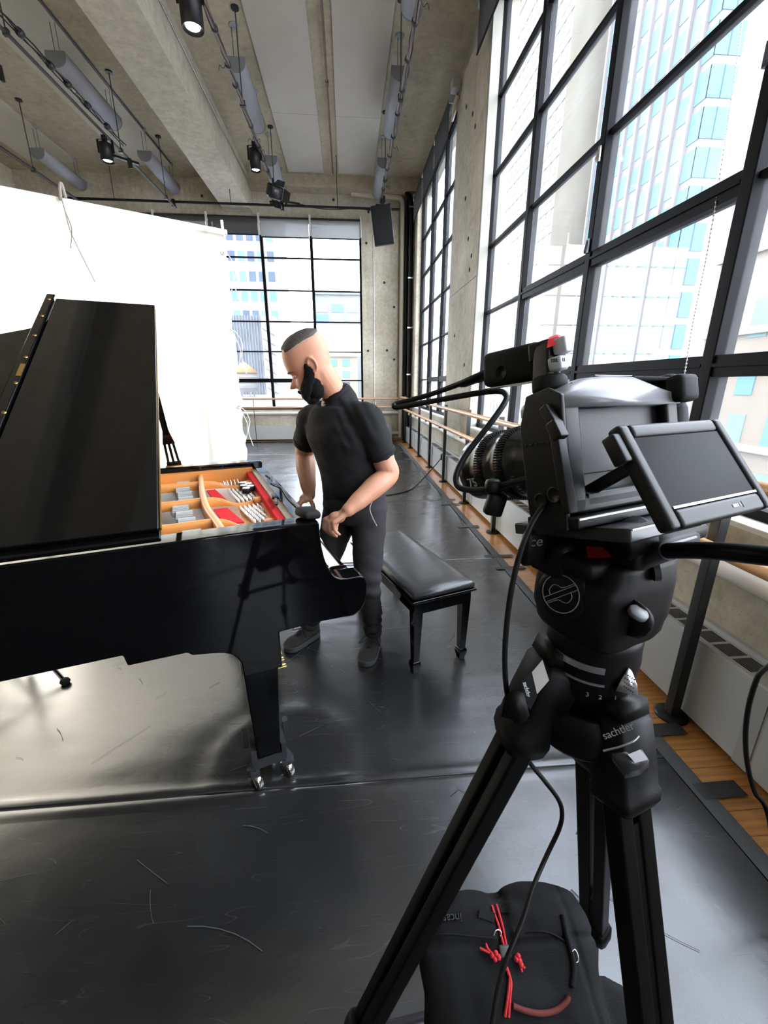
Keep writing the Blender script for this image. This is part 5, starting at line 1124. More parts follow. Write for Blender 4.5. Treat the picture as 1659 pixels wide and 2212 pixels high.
# shoes
def shoe(heel, toe):
    heel, toe = Vector(heel), Vector(toe); d = (toe-heel); Ls = d.length; d.normalize(); s = Vector((0, 0, 1)).cross(d)
    def outline(t, k): return (.033+.014*smooth(0, .25, t)+.006*smooth(.35, .7, t))*(sqrt(max(0, 1-((t-.78)/.222)**2)) if t > .78 else (sqrt(max(0, 1-((.10-t)/.103)**2)) if t < .10 else 1))*k
    so = MB(); rings = []; ts = [0, .02, .05, .1, .2, .3, .4, .5, .6, .7, .78, .85, .91, .955, .985, 1.0]
    L_ = [heel+d*Ls*t+s*max(.002, outline(t, 1)) for t in ts]+[heel+d*Ls*t-s*max(.002, outline(t, 1)) for t in ts[::-1]]
    rr = [[p+Vector((0, 0, z)) for p in L_] for z in (.0, .004, .026, .030)]
    cen = heel+d*Ls*.5
    rr = [[cen+(p-cen)*(1-(.012 if i in (0, 3) else 0)) if 0 else p for p in r] for i, r in enumerate(rr)]
    so.loft(rr); S = obj('shoe', None or MB().ball((0, 0, -9), .001, 3, 2), M_shoe, man, world=True)
    up = []
    for t in ts:
        w = max(.002, outline(t, .97)); h = .062+.038*smooth(.62, .30, t)-.030*smooth(.72, 1.0, t)-.006*smooth(.3, 0, t); c = heel+d*Ls*t
        up.append([c+s*w*cos(pi*k/12)+Vector((0, 0, .026+(h-.026)*sin(pi*k/12)**.62)) for k in range(13)]+[c-s*w*.5+Vector((0, 0, .024)), c+s*w*.5+Vector((0, 0, .024))])
    u = MB().loft(up); S.data = u.mesh('shoe', M_shoe, WM[man.name].inverted())
    obj('sole', so, M_sole, S, world=True)
    obj('foxing_line', MB().tube([p*1.0+Vector((0, 0, .029)) for p in L_[:len(ts)]]+[p+Vector((0, 0, .029)) for p in L_[len(ts):]], .0022, 6), M_sole, S, world=True)
    lc = MB()
    for k in range(4):
        c = heel+d*Ls*(.50+.055*k); h = .026+(.062+.038*smooth(.62, .30, .50+.055*k)-.026)+.002
        lc.tube(curve_pts([c+s*.028+Vector((0, 0, h-.014)), c+Vector((0, 0, h+.002)), c-s*.028+d*.012+Vector((0, 0, h-.014))], 5), .0028, 6)
    c = heel+d*Ls*.47+Vector((0, 0, .096))
    for q in (1, -1): lc.tube(curve_pts([c, c+s*q*.035+d*.01+Vector((0, 0, .004)), c+s*q*.062+d*.03+Vector((0, 0, -.026)), c+s*q*.040+d*.02+Vector((0, 0, -.020)), c], 6), .0022, 6)
    lc.ball(c, .006, 8, 6)
    obj('laces', lc, M_blackmatt, S, world=True)
shoe((.138, 2.165, .0095), (.056, 1.912, .0095)); shoe((-.215, 2.265, .0095), (-.395, 2.085, .0095))
# ------------------------------------------------------------------ cinema camera on its tripod
RP, RY = radians(15), radians(21)
RW = Vector((cos(RY), sin(RY), 0)); RL = Vector((-sin(RY)*cos(RP), cos(RY)*cos(RP), -sin(RP))); RU = RW.cross(RL)
RO = at(1254, 879, .40); RM = frame_of(RW, RL, RU, RO)          # local: x right, y along the lens, z up; origin at the screen recess
M_body = mat('camera_polymer', (.005, .005, .0053), .45, spec=.28, bump=.06, bscale=900)
M_body_sheen = mat('camera_top_sheen', (.17, .17, .18), .30, spec=.6)  # greyer than the body: the sheen on the top is put into the colour
M_rubber = mat('camera_rubber', (.004, .004, .004), .7, spec=.25)
M_screen = mat('screen_glass', (.004, .004, .0045), .22, spec=.02)
M_recess = mat('recess_plate', (.005, .005, .0055), .6, spec=.06)
M_print = mat('white_print', (.70, .70, .70), .5); M_print2 = mat('grey_print', (.22, .22, .22), .5); M_redp = mat('red_print', (.035, .0008, .0008), .8, spec=.02)
M_alu = mat('satin_aluminium', (.50, .51, .54), .35, metal=.9)
M_pale_end = mat('pale_end', (.42, .43, .46), .45)
M_tape_r = mat('red_tape', (.75, .03, .05), .5)
cmr = thing('cinema_camera', 'black cinema camera with flipped out screen on the tripod', 'camera', M=RM)
def C_(name, mb, m, par=cmr, bv=.003, **kw):
    o = obj(name, mb, m, par, **kw)
    if bv: bevel(o, bv, 2, 35)
    return o
# body: frame round the recess, front block, hump, left cage side
C_('body', MB().bx(-.024, .158, .012, .046, -.104, .012).bx(.0, .10, .046, .06, -.095, .008).bx(-.024, .0, .0, .014, -.104, .012).bx(.136, .158, .0, .014, -.104, .012).bx(-.024, .158, .0, .014, .0, .012).bx(-.024, .158, .0, .014, -.104, -.086), M_body, bv=.004)
C_('recess', MB().bx(.0, .136, .0125, .0135, -.086, .0).bx(.004, .005, .0115, .0126, -.084, -.004).bx(.0, .136, .011, .0126, -.066, -.065), M_recess, bv=0)
hump = [(-.026, .008), (-.022, .016), (-.004, .024), (.018, .031), (.05, .034), (.088, .033), (.112, .026), (.140, .018), (.158, .010)]
rg = []
for y, k in ((-.002, .55), (.004, .9), (.014, 1.0), (.035, 1.0), (.046, .9), (.052, .6)): rg.append([(x, y, .008+(z-.008)*k) for x, z in hump]+[(.158, y, .0), (-.026, y, .0)])
C_('top_cover', MB().loft(rg), M_body_sheen, bv=0)
C_('battery_door', MB().prism([(.040, .012), (.100, .012), (.094, .040), (.046, .040)], (0, 0, .0335), (1, 0, 0), (0, 1, 0), (0, 0, 1), .0012), M_body_sheen, bv=.0004)
for x in (.117, .128, .138): C_('button', MB().rbox((x, .010, .0225-.0038*(x-.117)/.011), (.009, .008, .004), .001), M_rubber, bv=0)
C_('side_plate', MB().prism([(-.004, .012), (.012, .022), (.040, .020), (.052, -.010), (.050, -.10), (.042, -.125), (.002, -.118), (-.003, -.04)], (-.030, 0, 0), (0, 1, 0), (0, 0, 1), (1, 0, 0), .006), M_black, bv=.002)
C_('side_rail', MB().bar((-.033, .002, -.015), (-.033, -.006, -.10), .010, .012, (1, 0, 0)).bar((-.033, .012, .004), (-.033, .0, -.018), .010, .012, (1, 0, 0)).bar((-.034, -.004, -.030), (-.034, .004, -.012), .012, .012, (1, 0, 0)), M_black, bv=.002)
port = MB().lathe([(.0075, 0), (.0082, .001), (.0082, .0022), (.0066, .0022), (.006, .0008), (0, .0008)], axis_frame((0, 0, 0), (-1, 0, 0)), 18).mesh('port', M_black)
for y, z in ((.012, -.082), (.030, -.088)):
    q = obj('port', port, None, cmr); q.location = (-.0305, y, z)
dots = MB()
for k in range(6): dots.ball((-.0312, .044-.0075*k, -.030), .0012, 6, 4)
obj('screw', dots, M_darkmetal, cmr)
C_('hand_grip', MB().rbox((.172, .035, -.045), (.036, .068, .11), .014), M_rubber, bv=0)
C_('eyecup', MB().rbox((.160, -.004, .016), (.034, .020, .030), .006).rbox((.170, .03, .012), (.030, .055, .05), .010), M_rubber, bv=0)
C_('strap_lug', MB().bar((.118, .03, .034), (.168, .012, .028), .020, .006), M_rubber, bv=.002)
C_('bottom_plate', MB().bx(-.028, .150, -.010, .055, -.116, -.105), M_black, bv=.002); C_('dovetail', MB().bx(-.006, .105, -.045, .10, -.130, -.117), M_darkmetal, bv=.002)
C_('plate_edge', MB().bx(-.027, .12, -.0112, -.0098, -.1075, -.1058).bx(-.004, .104, -.0462, -.0445, -.1185, -.1172), M_alu, bv=0)
# flip screen on two arms
sa = radians(24); P_ = Vector((-.031, -.058, -.0255)); sv = Vector((0, -sin(sa), -cos(sa))); sx_ = Vector((1, 0, 0)); sn_ = sx_.cross(sv).normalized()
if sn_.y > 0: sn_ = -sn_
SM = frame_of(sx_, -sv, sn_, P_)
SWD, SHT = .150, .094
def S_(mb): mb.v = [tuple(SM @ Vector(v)) for v in mb.v]; return mb
lcd = C_('screen_frame', S_(MB().bx(0, .014, -SHT, 0, -.013, .0).bx(SWD-.013, SWD, -SHT, 0, -.013, .0).bx(.014, SWD-.013, -.013, 0, -.013, .0).bx(.014, SWD-.013, -SHT, -SHT+.016, -.013, .0).bx(.013, SWD-.012, -SHT+.015, -.012, -.012, -.004)), M_body, bv=.004)
obj('screen', S_(MB().bx(.0142, SWD-.0132, -SHT+.0162, -.0132, -.0038, -.0022)), M_screen, lcd)
obj('chrome_line', S_(MB().bx(.0145, SWD-.0135, -SHT+.0158, -SHT+.0178, -.002, -.0006)), M_alu, lcd)
obj('screen_logo', S_(MB().bx(.088, .097, -SHT+.0065, -SHT+.0092, .0, .0004).bx(.0985, .100, -SHT+.0065, -SHT+.0092, .0, .0004).bx(.103, .1035, -SHT+.005, -SHT+.0105, .0, .0004)), M_print2, lcd)
C_('screen_arm', MB().bar((.012, .010, -.084), (.030, -.052, -.052), .012, .007, (1, 0, 0)).bar((.110, .010, -.084), (.098, -.052, -.060), .012, .007, (1, 0, 0)).bx(.0, .132, .0, .014, -.098, -.084), M_black, bv=.002)
C_('screen_clip', S_(MB().rbox((-.004, -.02, -.008), (.010, .026, .012), .002)), M_black, lcd, 0)
# lens, turned rings with teeth
LX, LZ = .046, -.046; LM = axis_frame((LX, 0, LZ), (0, 1, 0), (0, 0, 1))
def R_(prof, n=56): return MB().lathe([(r, y) for r, y in prof], LM, n)
M_lens = mat('lens_barrel', (.016, .016, .016), .24, spec=.6)
ln_ = obj('lens', R_([(.036, .045), (.038, .06), (.042, .085), (.0440, .100), (.0445, .115), (.0460, .118), (.0460, .133), (.0445, .135), (.0445, .154), (.0460, .157), (.0460, .173), (.0445, .175), (.0440, .196), (.0455, .200), (.0455, .211), (.040, .212), (.036, .202), (0, .201)]), M_lens, cmr)
def teeth(y0, y1, r, n=84):
    m = MB()
    for k in range(n):
        a = 2*pi*k/n; p = LM @ Vector((r*cos(a), r*sin(a), y0)); q = LM @ Vector((r*cos(a), r*sin(a), y1)); c = LM @ Vector((0, 0, y0)); m.bar(p, q, .0018, .0024, (p-c), 0)
    return m
obj('gear_ring', teeth(.119, .132, .0472), M_rubber, ln_); obj('gear_ring', teeth(.158, .172, .0472), M_rubber, ln_)
def ring_marks(y, n, a0, a1, w):
    m = MB()
    for k in range(n):
        a = a0+(a1-a0)*k/(n-1); p = LM @ Vector((.0449*cos(a), .0449*sin(a), y)); c = LM @ Vector((0, 0, y)); m.bar(p, p+(LM.to_3x3() @ Vector((0, 0, w))), .0011, .0006, (p-c))
    return m
obj('scale_marks', ring_marks(.140, 9, radians(-70), radians(-20), .004), M_print2, ln_); obj('scale_marks', ring_marks(.104, 9, radians(-70), radians(-20), .004), M_print2, ln_)
def lens_text(s, size, y, ang, m):               # printed round the barrel on the side that faces us
    o_ = LM @ Vector((0, 0, y)); nrm = (RM.to_3x3() @ (LM.to_3x3() @ Vector((cos(ang), sin(ang), 0)))).normalized(); pos = RM @ (LM @ Vector((.0450*cos(ang), .0450*sin(ang), y)))
    xax = -(RM.to_3x3() @ Vector((0, 1, 0))).normalized(); yax = nrm.cross(xax); return text('focal_length_print' if len(s) < 3 else 'scale_print', s, size, frame_of(xax, yax, nrm, pos), m, ln_)
for ang in (radians(200),): pass
LA_ = None
best = None
for k in range(72):                              # the side of the barrel that looks at the lens we see through
    a = 2*pi*k/72; n_ = RM.to_3x3() @ (LM.to_3x3() @ Vector((cos(a), sin(a), 0))); p_ = RM @ (LM @ Vector((.043*cos(a), .043*sin(a), .2)))
    s_ = n_.dot((Vector((-.1, 0, 1.25))-p_).normalized())
    if best is None or s_ > best[0]: best = (s_, a)
LA_ = best[1]
lens_text('75', .019, .187, LA_, M_print); lens_text('2.8', .005, .144, LA_, M_print2); lens_text('3.5', .005, .108, LA_, M_print2)
# top mount: cold-shoe arm, ball knob, clamp with pale ends and red tape
def Pt(px, py, d): return RM.inverted() @ at(px, py, d)
C_('cold_shoe', MB().bar(Pt(1250, 838, .415), Pt(1205, 862, .43), .024, .012).bar(Pt(1210, 845, .42), Pt(1232, 905, .415), .005, .010), M_darkmetal, bv=.0015)
C_('shoe_rail', MB().bar(Pt(1208, 848, .418), Pt(1236, 910, .405), .006, .004, (0, 0, 1)), M_alu, bv=.001)
top = C_('mount_knob', MB().lathe([(0, 0), (.016, 0), (.0175, .003), (.0175, .013), (.015, .016), (.010, .017), (.010, .024), (0, .024)], axis_frame(Pt(1188, 848, .43), (0.05, 0, 1), (0, 1, 0)), 28), M_rubber, bv=0)
C_('mount_post', MB().bar(Pt(1180, 835, .43), Pt(1182, 745, .43), .022, .020), M_black, bv=.003)
C_('mount_clamp', MB().bar(Pt(1150, 768, .445), Pt(1214, 748, .42), .020, .020), M_black, bv=.003)
C_('clamp_end', MB().rbox(Pt(1216, 746, .414), (.017, .014, .0155), .002, Euler((0, -.12, .25)).to_matrix()), M_pale_end, bv=0)
C_('clamp_end', MB().rbox(Pt(1206, 785, .415), (.017, .014, .013), .002, Euler((0, -.12, .25)).to_matrix()).rbox(Pt(1207, 797, .42), (.015, .012, .004), .001, Euler((0, -.12, .25)).to_matrix()), M_pale_end, bv=0)
kn = MB()
for k in range(9): kn.box(Pt(1192+3.4*k, 779-.3*k, .4065), (.0008, .0006, .0035))
obj('knurl', kn, M_blackmatt, cmr)
C_('marker_tape', MB().add([Pt(1181, 752, .412), Pt(1200, 745, .409), Pt(1206, 727, .411), Pt(1184, 733, .414), Pt(1224, 733, .411), Pt(1219, 727, .420), Pt(1204, 722, .422), Pt(1186, 728, .424)], [(0, 1, 2, 3), (2, 4, 5, 6), (3, 2, 6, 7)]), M_tape_r, bv=0)
# the drive box on top with its cable
dbx = thing('portable_drive', 'black portable drive clamped above the camera, a thick cable plugged in', 'drive', M=frame_of((at(1150, 778, .45)-at(1066, 803, .50)), (0, 0, 1), (at(1150, 778, .45)-at(1066, 803, .50)).cross(Vector((0, 0, 1))), at(1110, 790, .475)))
DM = frame_of((at(1152, 782, .452)-at(1062, 800, .50)), Vector((0, 0, 1))-(at(1152, 782, .452)-at(1062, 800, .50)).normalized()*(at(1152, 782, .452)-at(1062, 800, .50)).normalized().z, (at(1152, 782, .452)-at(1062, 800, .50)).cross(Vector((0, 0, 1))), at(1108, 791, .475))
dbx.matrix_world = DM; WM[dbx.name] = DM
obj('case', MB().rbox((0, 0, 0), (.078, .040, .022), .008, None, 0, 3), M_rubber, dbx); obj('edge_strip', MB().bx(-.036, .040, -.0215, -.0205, -.008, .008), M_alu, dbx)
obj('logo_dent', MB().lathe([(.0075, 0), (.0080, .0008), (.0085, 0)], axis_frame((-.008, -.006, .0112), (0, 0, 1)), 20), M_black, dbx)
obj('plug', MB().bar((-.038, -.004, 0), (-.058, -.007, 0), .011, .009, (0, 1, 0)).bar((-.058, -.007, 0), (-.082, -.010, 0), .009, .008, (0, 1, 0)), M_rubber, dbx)
cbl = curve_pts([at(1052, 803, .505), at(1020, 817, .52), at(985, 832, .545), at(930, 852, .58), at(880, 866, .60), at(856, 872, .605), at(851, 876, .603), at(858, 880, .60), at(905, 872, .575), at(970, 860, .55), at(1040, 848, .53), at(1078, 845, .52), at(1092, 852, .515), at(1092, 866, .512), at(1070, 900, .508), at(1035, 945, .505), at(1005, 985, .503), at(988, 1018, .50), at(985, 1040, .498), at(994, 1054, .495), at(1020, 1059, .49), at(1050, 1058, .485), at(1075, 1052, .48), at(1110, 1042, .47), at(1160, 1028, .455), at(1200, 1010, .44), at(1222, 1000, .432)], 6)
tag(obj('data_cable', MB().tube(cbl, .0037, 12), M_cable), 'thick black data cable looping out in front of the camera lens', 'cable')
cc_ = thing('cable_clamp', 'black cable clamp gripping the thick cable under the lens', 'clamp', M=Matrix.Translation(at(1064, 1066, .478)))
obj('jaw', MB().rbox((0, 0, .008), (.018, .016, .018), .005).rbox((.004, .0, -.013), (.022, .014, .028), .004, Euler((0, .25, 0)).to_matrix()), M_black, cc_)
th = curve_pts([at(1205, 1058, .425), at(1180, 1085, .42), at(1150, 1130, .42), at(1122, 1200, .425), at(1102, 1290, .44), at(1092, 1380, .46), at(1091, 1450, .48), at(1098, 1510, .50), at(1120, 1580, .53), at(1140, 1640, .55), at(1175, 1685, .56), at(1205, 1725, .57), at(1214, 1755, .575), at(1208, 1790, .58), at(1180, 1850, .585), at(1150, 1920, .57), at(1128, 1990, .555), at(1095, 2070, .540), at(1075, 2140, .535), at(1060, 2230, .53)], 6)
tag(obj('power_cable', MB().tube(th, .0031, 10), M_cable), 'thin black power cable hanging from the camera down over the bag', 'cable')
C_('connector', MB().cyl(Pt(1215, 1052, .428), Pt(1203, 1062, .424), .0052, 16).cyl(Pt(1220, 1047, .43), Pt(1214, 1053, .428), .007, 16), M_alu, bv=0)

# ------------------------------------------------------------------ tripod head and tripod
TX, TY = .297, .418
trp = thing('tripod', 'black carbon tripod with fluid head standing on the vinyl', 'tripod', (TX, TY, 0))
HW, HL = Vector((cos(RY), sin(RY), 0)), Vector((-sin(RY), cos(RY), 0))
M_head = mat('tripod_head', (.003, .003, .0032), .48, spec=.16, bump=.05, bscale=700); M_carbon = mat('carbon_tube', (.002, .002, .002), .42, spec=.14)
def hring(z, wl, wr, dl, dr=None, n=28, sq=.62):
    dr = dl if dr is None else dr; out = []
    for k in range(n):
        a = 2*pi*k/n; c, s = cos(a), sin(a); cx = math.copysign(abs(c)**sq, c); sy = math.copysign(abs(s)**sq, s)
        out.append(HW*(cx*(wr if c > 0 else wl))+HL*(sy*(dr if s > 0 else dl))+Vector((0, 0, z)))
    return out
hd = obj('fluid_head', MB().loft([hring(z, a, b, d, sq=.42, n=36) for z, a, b, d in ((1.322, .040, .050, .045), (1.319, .050, .058, .052), (1.312, .053, .061, .054), (1.300, .054, .062, .055), (1.294, .063, .063, .056), (1.284, .066, .064, .056), (1.262, .067, .064, .056), (1.246, .066, .063, .056), (1.238, .063, .062, .054), (1.226, .060, .061, .053), (1.218, .055, .056, .050))]), M_head, trp)
obj('pan_base', MB().loft([hring(1.222, .052, .052, .050, n=36, sq=.9), hring(1.212, .055, .052, .053, n=36, sq=1), hring(1.200, .055, .052, .053, n=36, sq=1), hring(1.196, .053, .053, .053, n=36, sq=1), hring(1.185, .054, .054, .054, n=36, sq=1), hring(1.165, .052, .050, .052, n=36, sq=1), hring(1.150, .050, .048, .050, n=36, sq=1), hring(1.132, .042, .038, .042, n=36, sq=1), hring(1.11, .03, .028, .03, n=36, sq=1)]), M_head, trp)
def arcring(z, r, h, a0, a1, t=.0015):
    m = MB(); n = 14
    for k in range(n):
        a, b = a0+(a1-a0)*k/n, a0+(a1-a0)*(k+1)/n; P = [HW*(r*cos(q))+HL*(r*sin(q)) for q in (a, b)]
        m.add([P[0]+Vector((0, 0, z)), P[1]+Vector((0, 0, z)), P[1]+Vector((0, 0, z+h)), P[0]+Vector((0, 0, z+h))]+[p*(1-t/r)+Vector((0, 0, zz)) for p, zz in ((P[0], z), (P[1], z), (P[1], z+h), (P[0], z+h))], [(0, 1, 2, 3), (4, 5, 6, 7), (3, 2, 6, 7), (0, 1, 5, 4)])
    return m
obj('silver_ring', arcring(1.186, .0552, .008, radians(170), radians(232)), M_alu, trp); obj('drag_ring', arcring(1.168, .0535, .003, radians(160), radians(235)), M_alu, trp)
for i, (c, an) in enumerate((('3', 218), ('2', 232), ('1', 250), ('0', 270))):
    a = radians(an); nrm = (HW*cos(a)+HL*sin(a)); text('drag_number', c, .008, frame_of(Vector((0, 0, 1)).cross(nrm), (0, 0, 1), nrm, Vector((TX, TY, 1.155))+nrm*.0545), M_print2, trp)
T0 = Vector((TX, TY, 0))
# emblem: thin ring with an S of two open bars
def emblem(M):
    m = MB(); R = .021
    m.tube([(R*cos(a), R*sin(a), 0) for a in [2*pi*k/40 for k in range(41)]], .00055, 5, False)
    s1 = [(-R*.97, .0028, 0), (-.006, .0028, 0), (R*.98, .0028, 0)]; s2 = [(-R*.98, -.0028, 0), (.006, -.0028, 0), (R*.97, -.0028, 0)]
    m.tube(s1, .0005, 5); m.tube(s2, .0005, 5)
    m.tube(curve_pts([(R*.97, .0045, 0), (.006, .0050, 0), (.002, .0085, 0), (-.003, .0115, 0), (-.010, .0085, 0), (-.0115, .0045, 0), (-.0115, .0030, 0)], 5), .0005, 5)
    m.tube(curve_pts([(-R*.97, -.0045, 0), (-.006, -.0050, 0), (-.002, -.0085, 0), (.003, -.0115, 0), (.010, -.0085, 0), (.0115, -.0045, 0), (.0115, -.0030, 0)], 5), .0005, 5)
    m.v = [tuple(M @ Vector(v)) for v in m.v]; return m
fn = (-HL*.86-HW*.50+Vector((0, 0, .18))).normalized(); fx = Vector((0, 0, 1)).cross(fn).normalized(); fy = fn.cross(fx)
cap = axis_frame(Vector((-.030, -.052, 1.262))+fn*.004, fn)
from mathutils.bvhtree import BVHTree
hb_t = BVHTree.FromPolygons([v.co for v in hd.data.vertices], [p.vertices[:] for p in hd.data.polygons])
def on_head(px, py):
    o_ = CAM-T0; h_ = hb_t.ray_cast(o_, (at(px, py, 1)-CAM).normalized()); return h_[0], h_[1]
EMC, fn = on_head(1217, 1281); fn = (fn if fn.dot(CAM-T0-EMC) > 0 else -fn); fn = (fn+(CAM-T0-EMC).normalized()*.5).normalized(); fx = (HW-fn*HW.dot(fn)).normalized(); fy = fn.cross(fx); CAPC = EMC-fn*.004; EMC = EMC+fn*.0068
obj('side_cap', MB().lathe([(0, .010), (.022, .010), (.0285, .0085), (.0295, .004), (.0295, -.02)], axis_frame(CAPC, fn), 40), M_head, trp)
obj('emblem', emblem(frame_of(fx, fy, fn, EMC)), M_print2, trp)
obj('head_bumper', MB().rbox(HW*-.052+HL*.0+Vector((0, 0, 1.315)), (.045, .07, .022), .008, Matrix((HW, HL, Vector((0, 0, 1)))).transposed()), M_head, trp)
obj('plate_lock', MB().rbox(HW*-.062+HL*.025+Vector((0, 0, 1.312)), (.03, .05, .045), .010, Matrix((HW, HL, Vector((0, 0, 1)))).transposed()), M_head, trp)
obj('slide_base', MB().rbox(HW*.010+HL*.01+Vector((0, 0, 1.334)), (.11, .14, .026), .006, Matrix((HW, HL, Vector((0, 0, 1)))).transposed()).rbox(HW*.085+HL*-.01+Vector((0, 0, 1.333)), (.07, .06, .018), .005, Matrix((HW, HL, Vector((0, 0, 1)))).transposed()), M_head, trp)
obj('slide_edge', MB().bar(HW*-.04-HL*.0605+Vector((0, 0, 1.3435)), HW*.05-HL*.0605+Vector((0, 0, 1.3445)), .002, .0016).bar(HW*-.03-HL*.0612+Vector((0, 0, 1.338)), HW*.01-HL*.0612+Vector((0, 0, 1.338)), .002, .002), M_alu, trp)
T0 = Vector((TX, TY, 0))
def tp(px, py, d): return at(px, py, d)-T0
text('head_print', 'ace', .017, frame_of(at(1185, 1172, .45)-at(1135, 1176, .47), Vector((0, 0, 1)), (at(1185, 1172, .45)-at(1135, 1176, .47)).cross(Vector((0, 0, 1))), at(1152, 1171, .447)), M_print2, trp)
obj('print_plate', MB().rbox(tp(1160, 1180, .462), (.042, .012, .042), .006, Matrix((HW, HL, Vector((0, 0, 1)))).transposed()), M_head, trp)
obj('red_badge', MB().add([tp(1265, 1180, .402), tp(1302, 1182, .402), tp(1323, 1203, .402), tp(1300, 1206, .402), tp(1270, 1205, .402), tp(1265, 1180, .404), tp(1302, 1182, .404), tp(1323, 1203, .404), tp(1300, 1206, .404), tp(1270, 1205, .404)], [(0, 1, 2, 3, 4), (9, 8, 7, 6, 5), (0, 1, 6, 5), (1, 2, 7, 6), (2, 3, 8, 7), (3, 4, 9, 8), (4, 0, 5, 9)]), M_redp, trp)
obj('tilt_knob', MB().lathe([(0, .0), (.017, .0), (.019, .004), (.019, .03), (.016, .034), (0, .034)], axis_frame(tp(1330, 1178, .41), HW*.7+Vector((0, 0, .3))-HL*.2), 26), M_head, trp)
obj('bowl_lever', MB().loft([[c+u*(w*cos(a))+v*(h*sin(a)) for a in [2*pi*k/14 for k in range(14)]] for c, u, v, w, h in [(tp(1352, 1330, .435), Vector((0, 0, 1)), HL, .022, .018), (tp(1372, 1338, .43), Vector((0, 0, 1)), HL, .021, .016), (tp(1388, 1340, .428), Vector((0, 0, 1)), HL, .016, .012), (tp(1396, 1338, .427), Vector((0, 0, 1)), HL, .008, .006)]]), M_head, trp)
obj('level_bubble', MB().lathe([(0, .0012), (.0085, .0012), (.0095, .0), (.0095, -.004)], axis_frame(tp(1380, 1322, .416), Vector((.1, -.35, .93))), 20), mat('level_grey', (.16, .16, .16), .5), trp)
obj('brake_knob', MB().cyl(tp(1398, 1232, .44), tp(1425, 1232, .435), .008, 14).cyl(tp(1410, 1237, .43), tp(1424, 1236, .428), .009, 14), M_darkmetal, trp)
ph = curve_pts([tp(1388, 1203, .42), tp(1420, 1193, .40), tp(1470, 1189, .375), tp(1540, 1190, .345), tp(1620, 1197, .315), tp(1720, 1208, .285), tp(1900, 1232, .24)], 8)
obj('pan_handle', MB().tube(ph, [.0072+.0004*min(1, i/20) for i in range(len(ph))], 16), M_carbon, trp); obj('handle_joint', MB().tube([tp(1380, 1206, .425), tp(1425, 1193, .398), tp(1442, 1190, .388)], [.013, .0105, .009], 16), M_darkmetal, trp)
# spider with three leg shoulders
obj('bowl', MB().lathe([(.058, 1.062), (.064, 1.07), (.064, 1.10), (.057, 1.118), (.052, 1.120), (.050, 1.10), (0, 1.09)], None, 32), M_head, trp)
def leg_geo(az, ztop, rtop, Rf):
    d = Vector((cos(radians(az)), sin(radians(az)), 0)); T = d*rtop+Vector((0, 0, ztop)); Fp = d*Rf+Vector((0, 0, .012)); return d, T, Fp
LEGS = ((182, 1.115, .062, .455, 'L'), (30, 1.06, .045, .33, 'B'), (-72, 1.075, .062, .40, 'R'))
for az, zt, rt, Rf, nm in LEGS:
    d, T, Fp = leg_geo(az, zt, rt, Rf); ax = (Fp-T).normalized(); s = Vector((0, 0, 1)).cross(d); nrm = ax.cross(s)
    def lp_(t, a=0, b=0): return T+(Fp-T)*t+s*a+nrm*b
    wtop = .026 if nm != 'R' else .031
    lg = obj('leg', MB().bar(lp_(.03, -.016), lp_(.62, -.014), .022, .026, nrm).bar(lp_(.03, .016), lp_(.62, .014), .022, .026, nrm), M_carbon, trp); bevel(lg, .004)
    if nm == 'R': obj('leg_web', MB().bar(lp_(.07), lp_(.62), .018, .020, nrm), M_carbon, lg)
    obj('lower_leg', MB().tube([lp_(.50, 0), lp_(.985)], .0105, 12), M_carbon, lg); obj('rubber_foot', MB().ball(Fp+Vector((0, 0, .0125)), (.024, .024, .021), 14, 8), M_rubber, lg)
    kb = obj('leg_lock', MB().rbox(lp_(.62), (.062, .045, .05), .012, Matrix((s, nrm, ax)).transposed()), M_head, lg)
    obj('lock_knob', MB().cyl(lp_(.60, .03), lp_(.60, .056), .0125, 16).cyl(lp_(.60, .0, .0), lp_(.60, .035, 0), .010, 12), M_darkmetal, lg)
    kf = {'L': .62, 'R': .5}.get(nm, 1)
    prof = [(t_*kf if t_ > 0 else t_, w_, h_) for t_, w_, h_ in ((-.05, .024, .024), (-.042, .029, .028), (.0, .030, .028), (.06, .030, .026), (.068, .032, .028), (.088, .031, .026), (.105, .024, .020))]
    sh = MB(); sh.loft([[lp_(t, a*w, b*h) for a, b in ((-1, -.8), (-.8, -1), (.8, -1), (1, -.8), (1, .8), (.8, 1), (-.8, 1), (-1, .8))] for t, w, h in prof])
    so = obj('leg_shoulder', sh, M_head, trp)
    obj('shoulder_cap', MB().loft([[lp_(t, a*.022, b*.022+.004) for a, b in ((-1, -1), (1, -1), (1, 1), (-1, 1))] for t in (-.066, -.049)]), M_head, so)
hs = tag(obj('grip_plate', MB().loft([[tp(x, y, dd) for x, y in ((1330, 1492), (1345, 1462), (1358, 1442), (1366, 1452), (1376, 1478), (1379, 1502), (1352, 1498))] for dd in (.462, .474)]), M_alu, trp))
tx_ = MB()
for i in range(5):
    for j in range(4): tx_.box(tp(1352+4.6*i-1.2*j, 1456+9*j+3*i, .4615), (.0014, .001, .0006))
obj('grip_dots', tx_, M_blackmatt, trp)
fr_m = frame_of(at(1368, 1566, .435)-at(1303, 1587, .452), Vector((0, 0, 1)), (at(1368, 1566, .435)-at(1303, 1587, .452)).cross(Vector((0, 0, 1))), at(1335, 1579, .440))
def txt_at(name, s, size, a, b, c, m, up=Vector((0, 0, 1))):
    x = (b-a).normalized(); nrm = (CAM-c).normalized(); nrm = (nrm-x*nrm.dot(x)).normalized(); y = nrm.cross(x); return text(name, s, size, frame_of(x, y, nrm, c), m, trp)
txt_at('maker_print', 'sachtler', .0105, at(1303, 1590, .45), at(1368, 1566, .44), at(1335, 1579, .4325), M_print2)
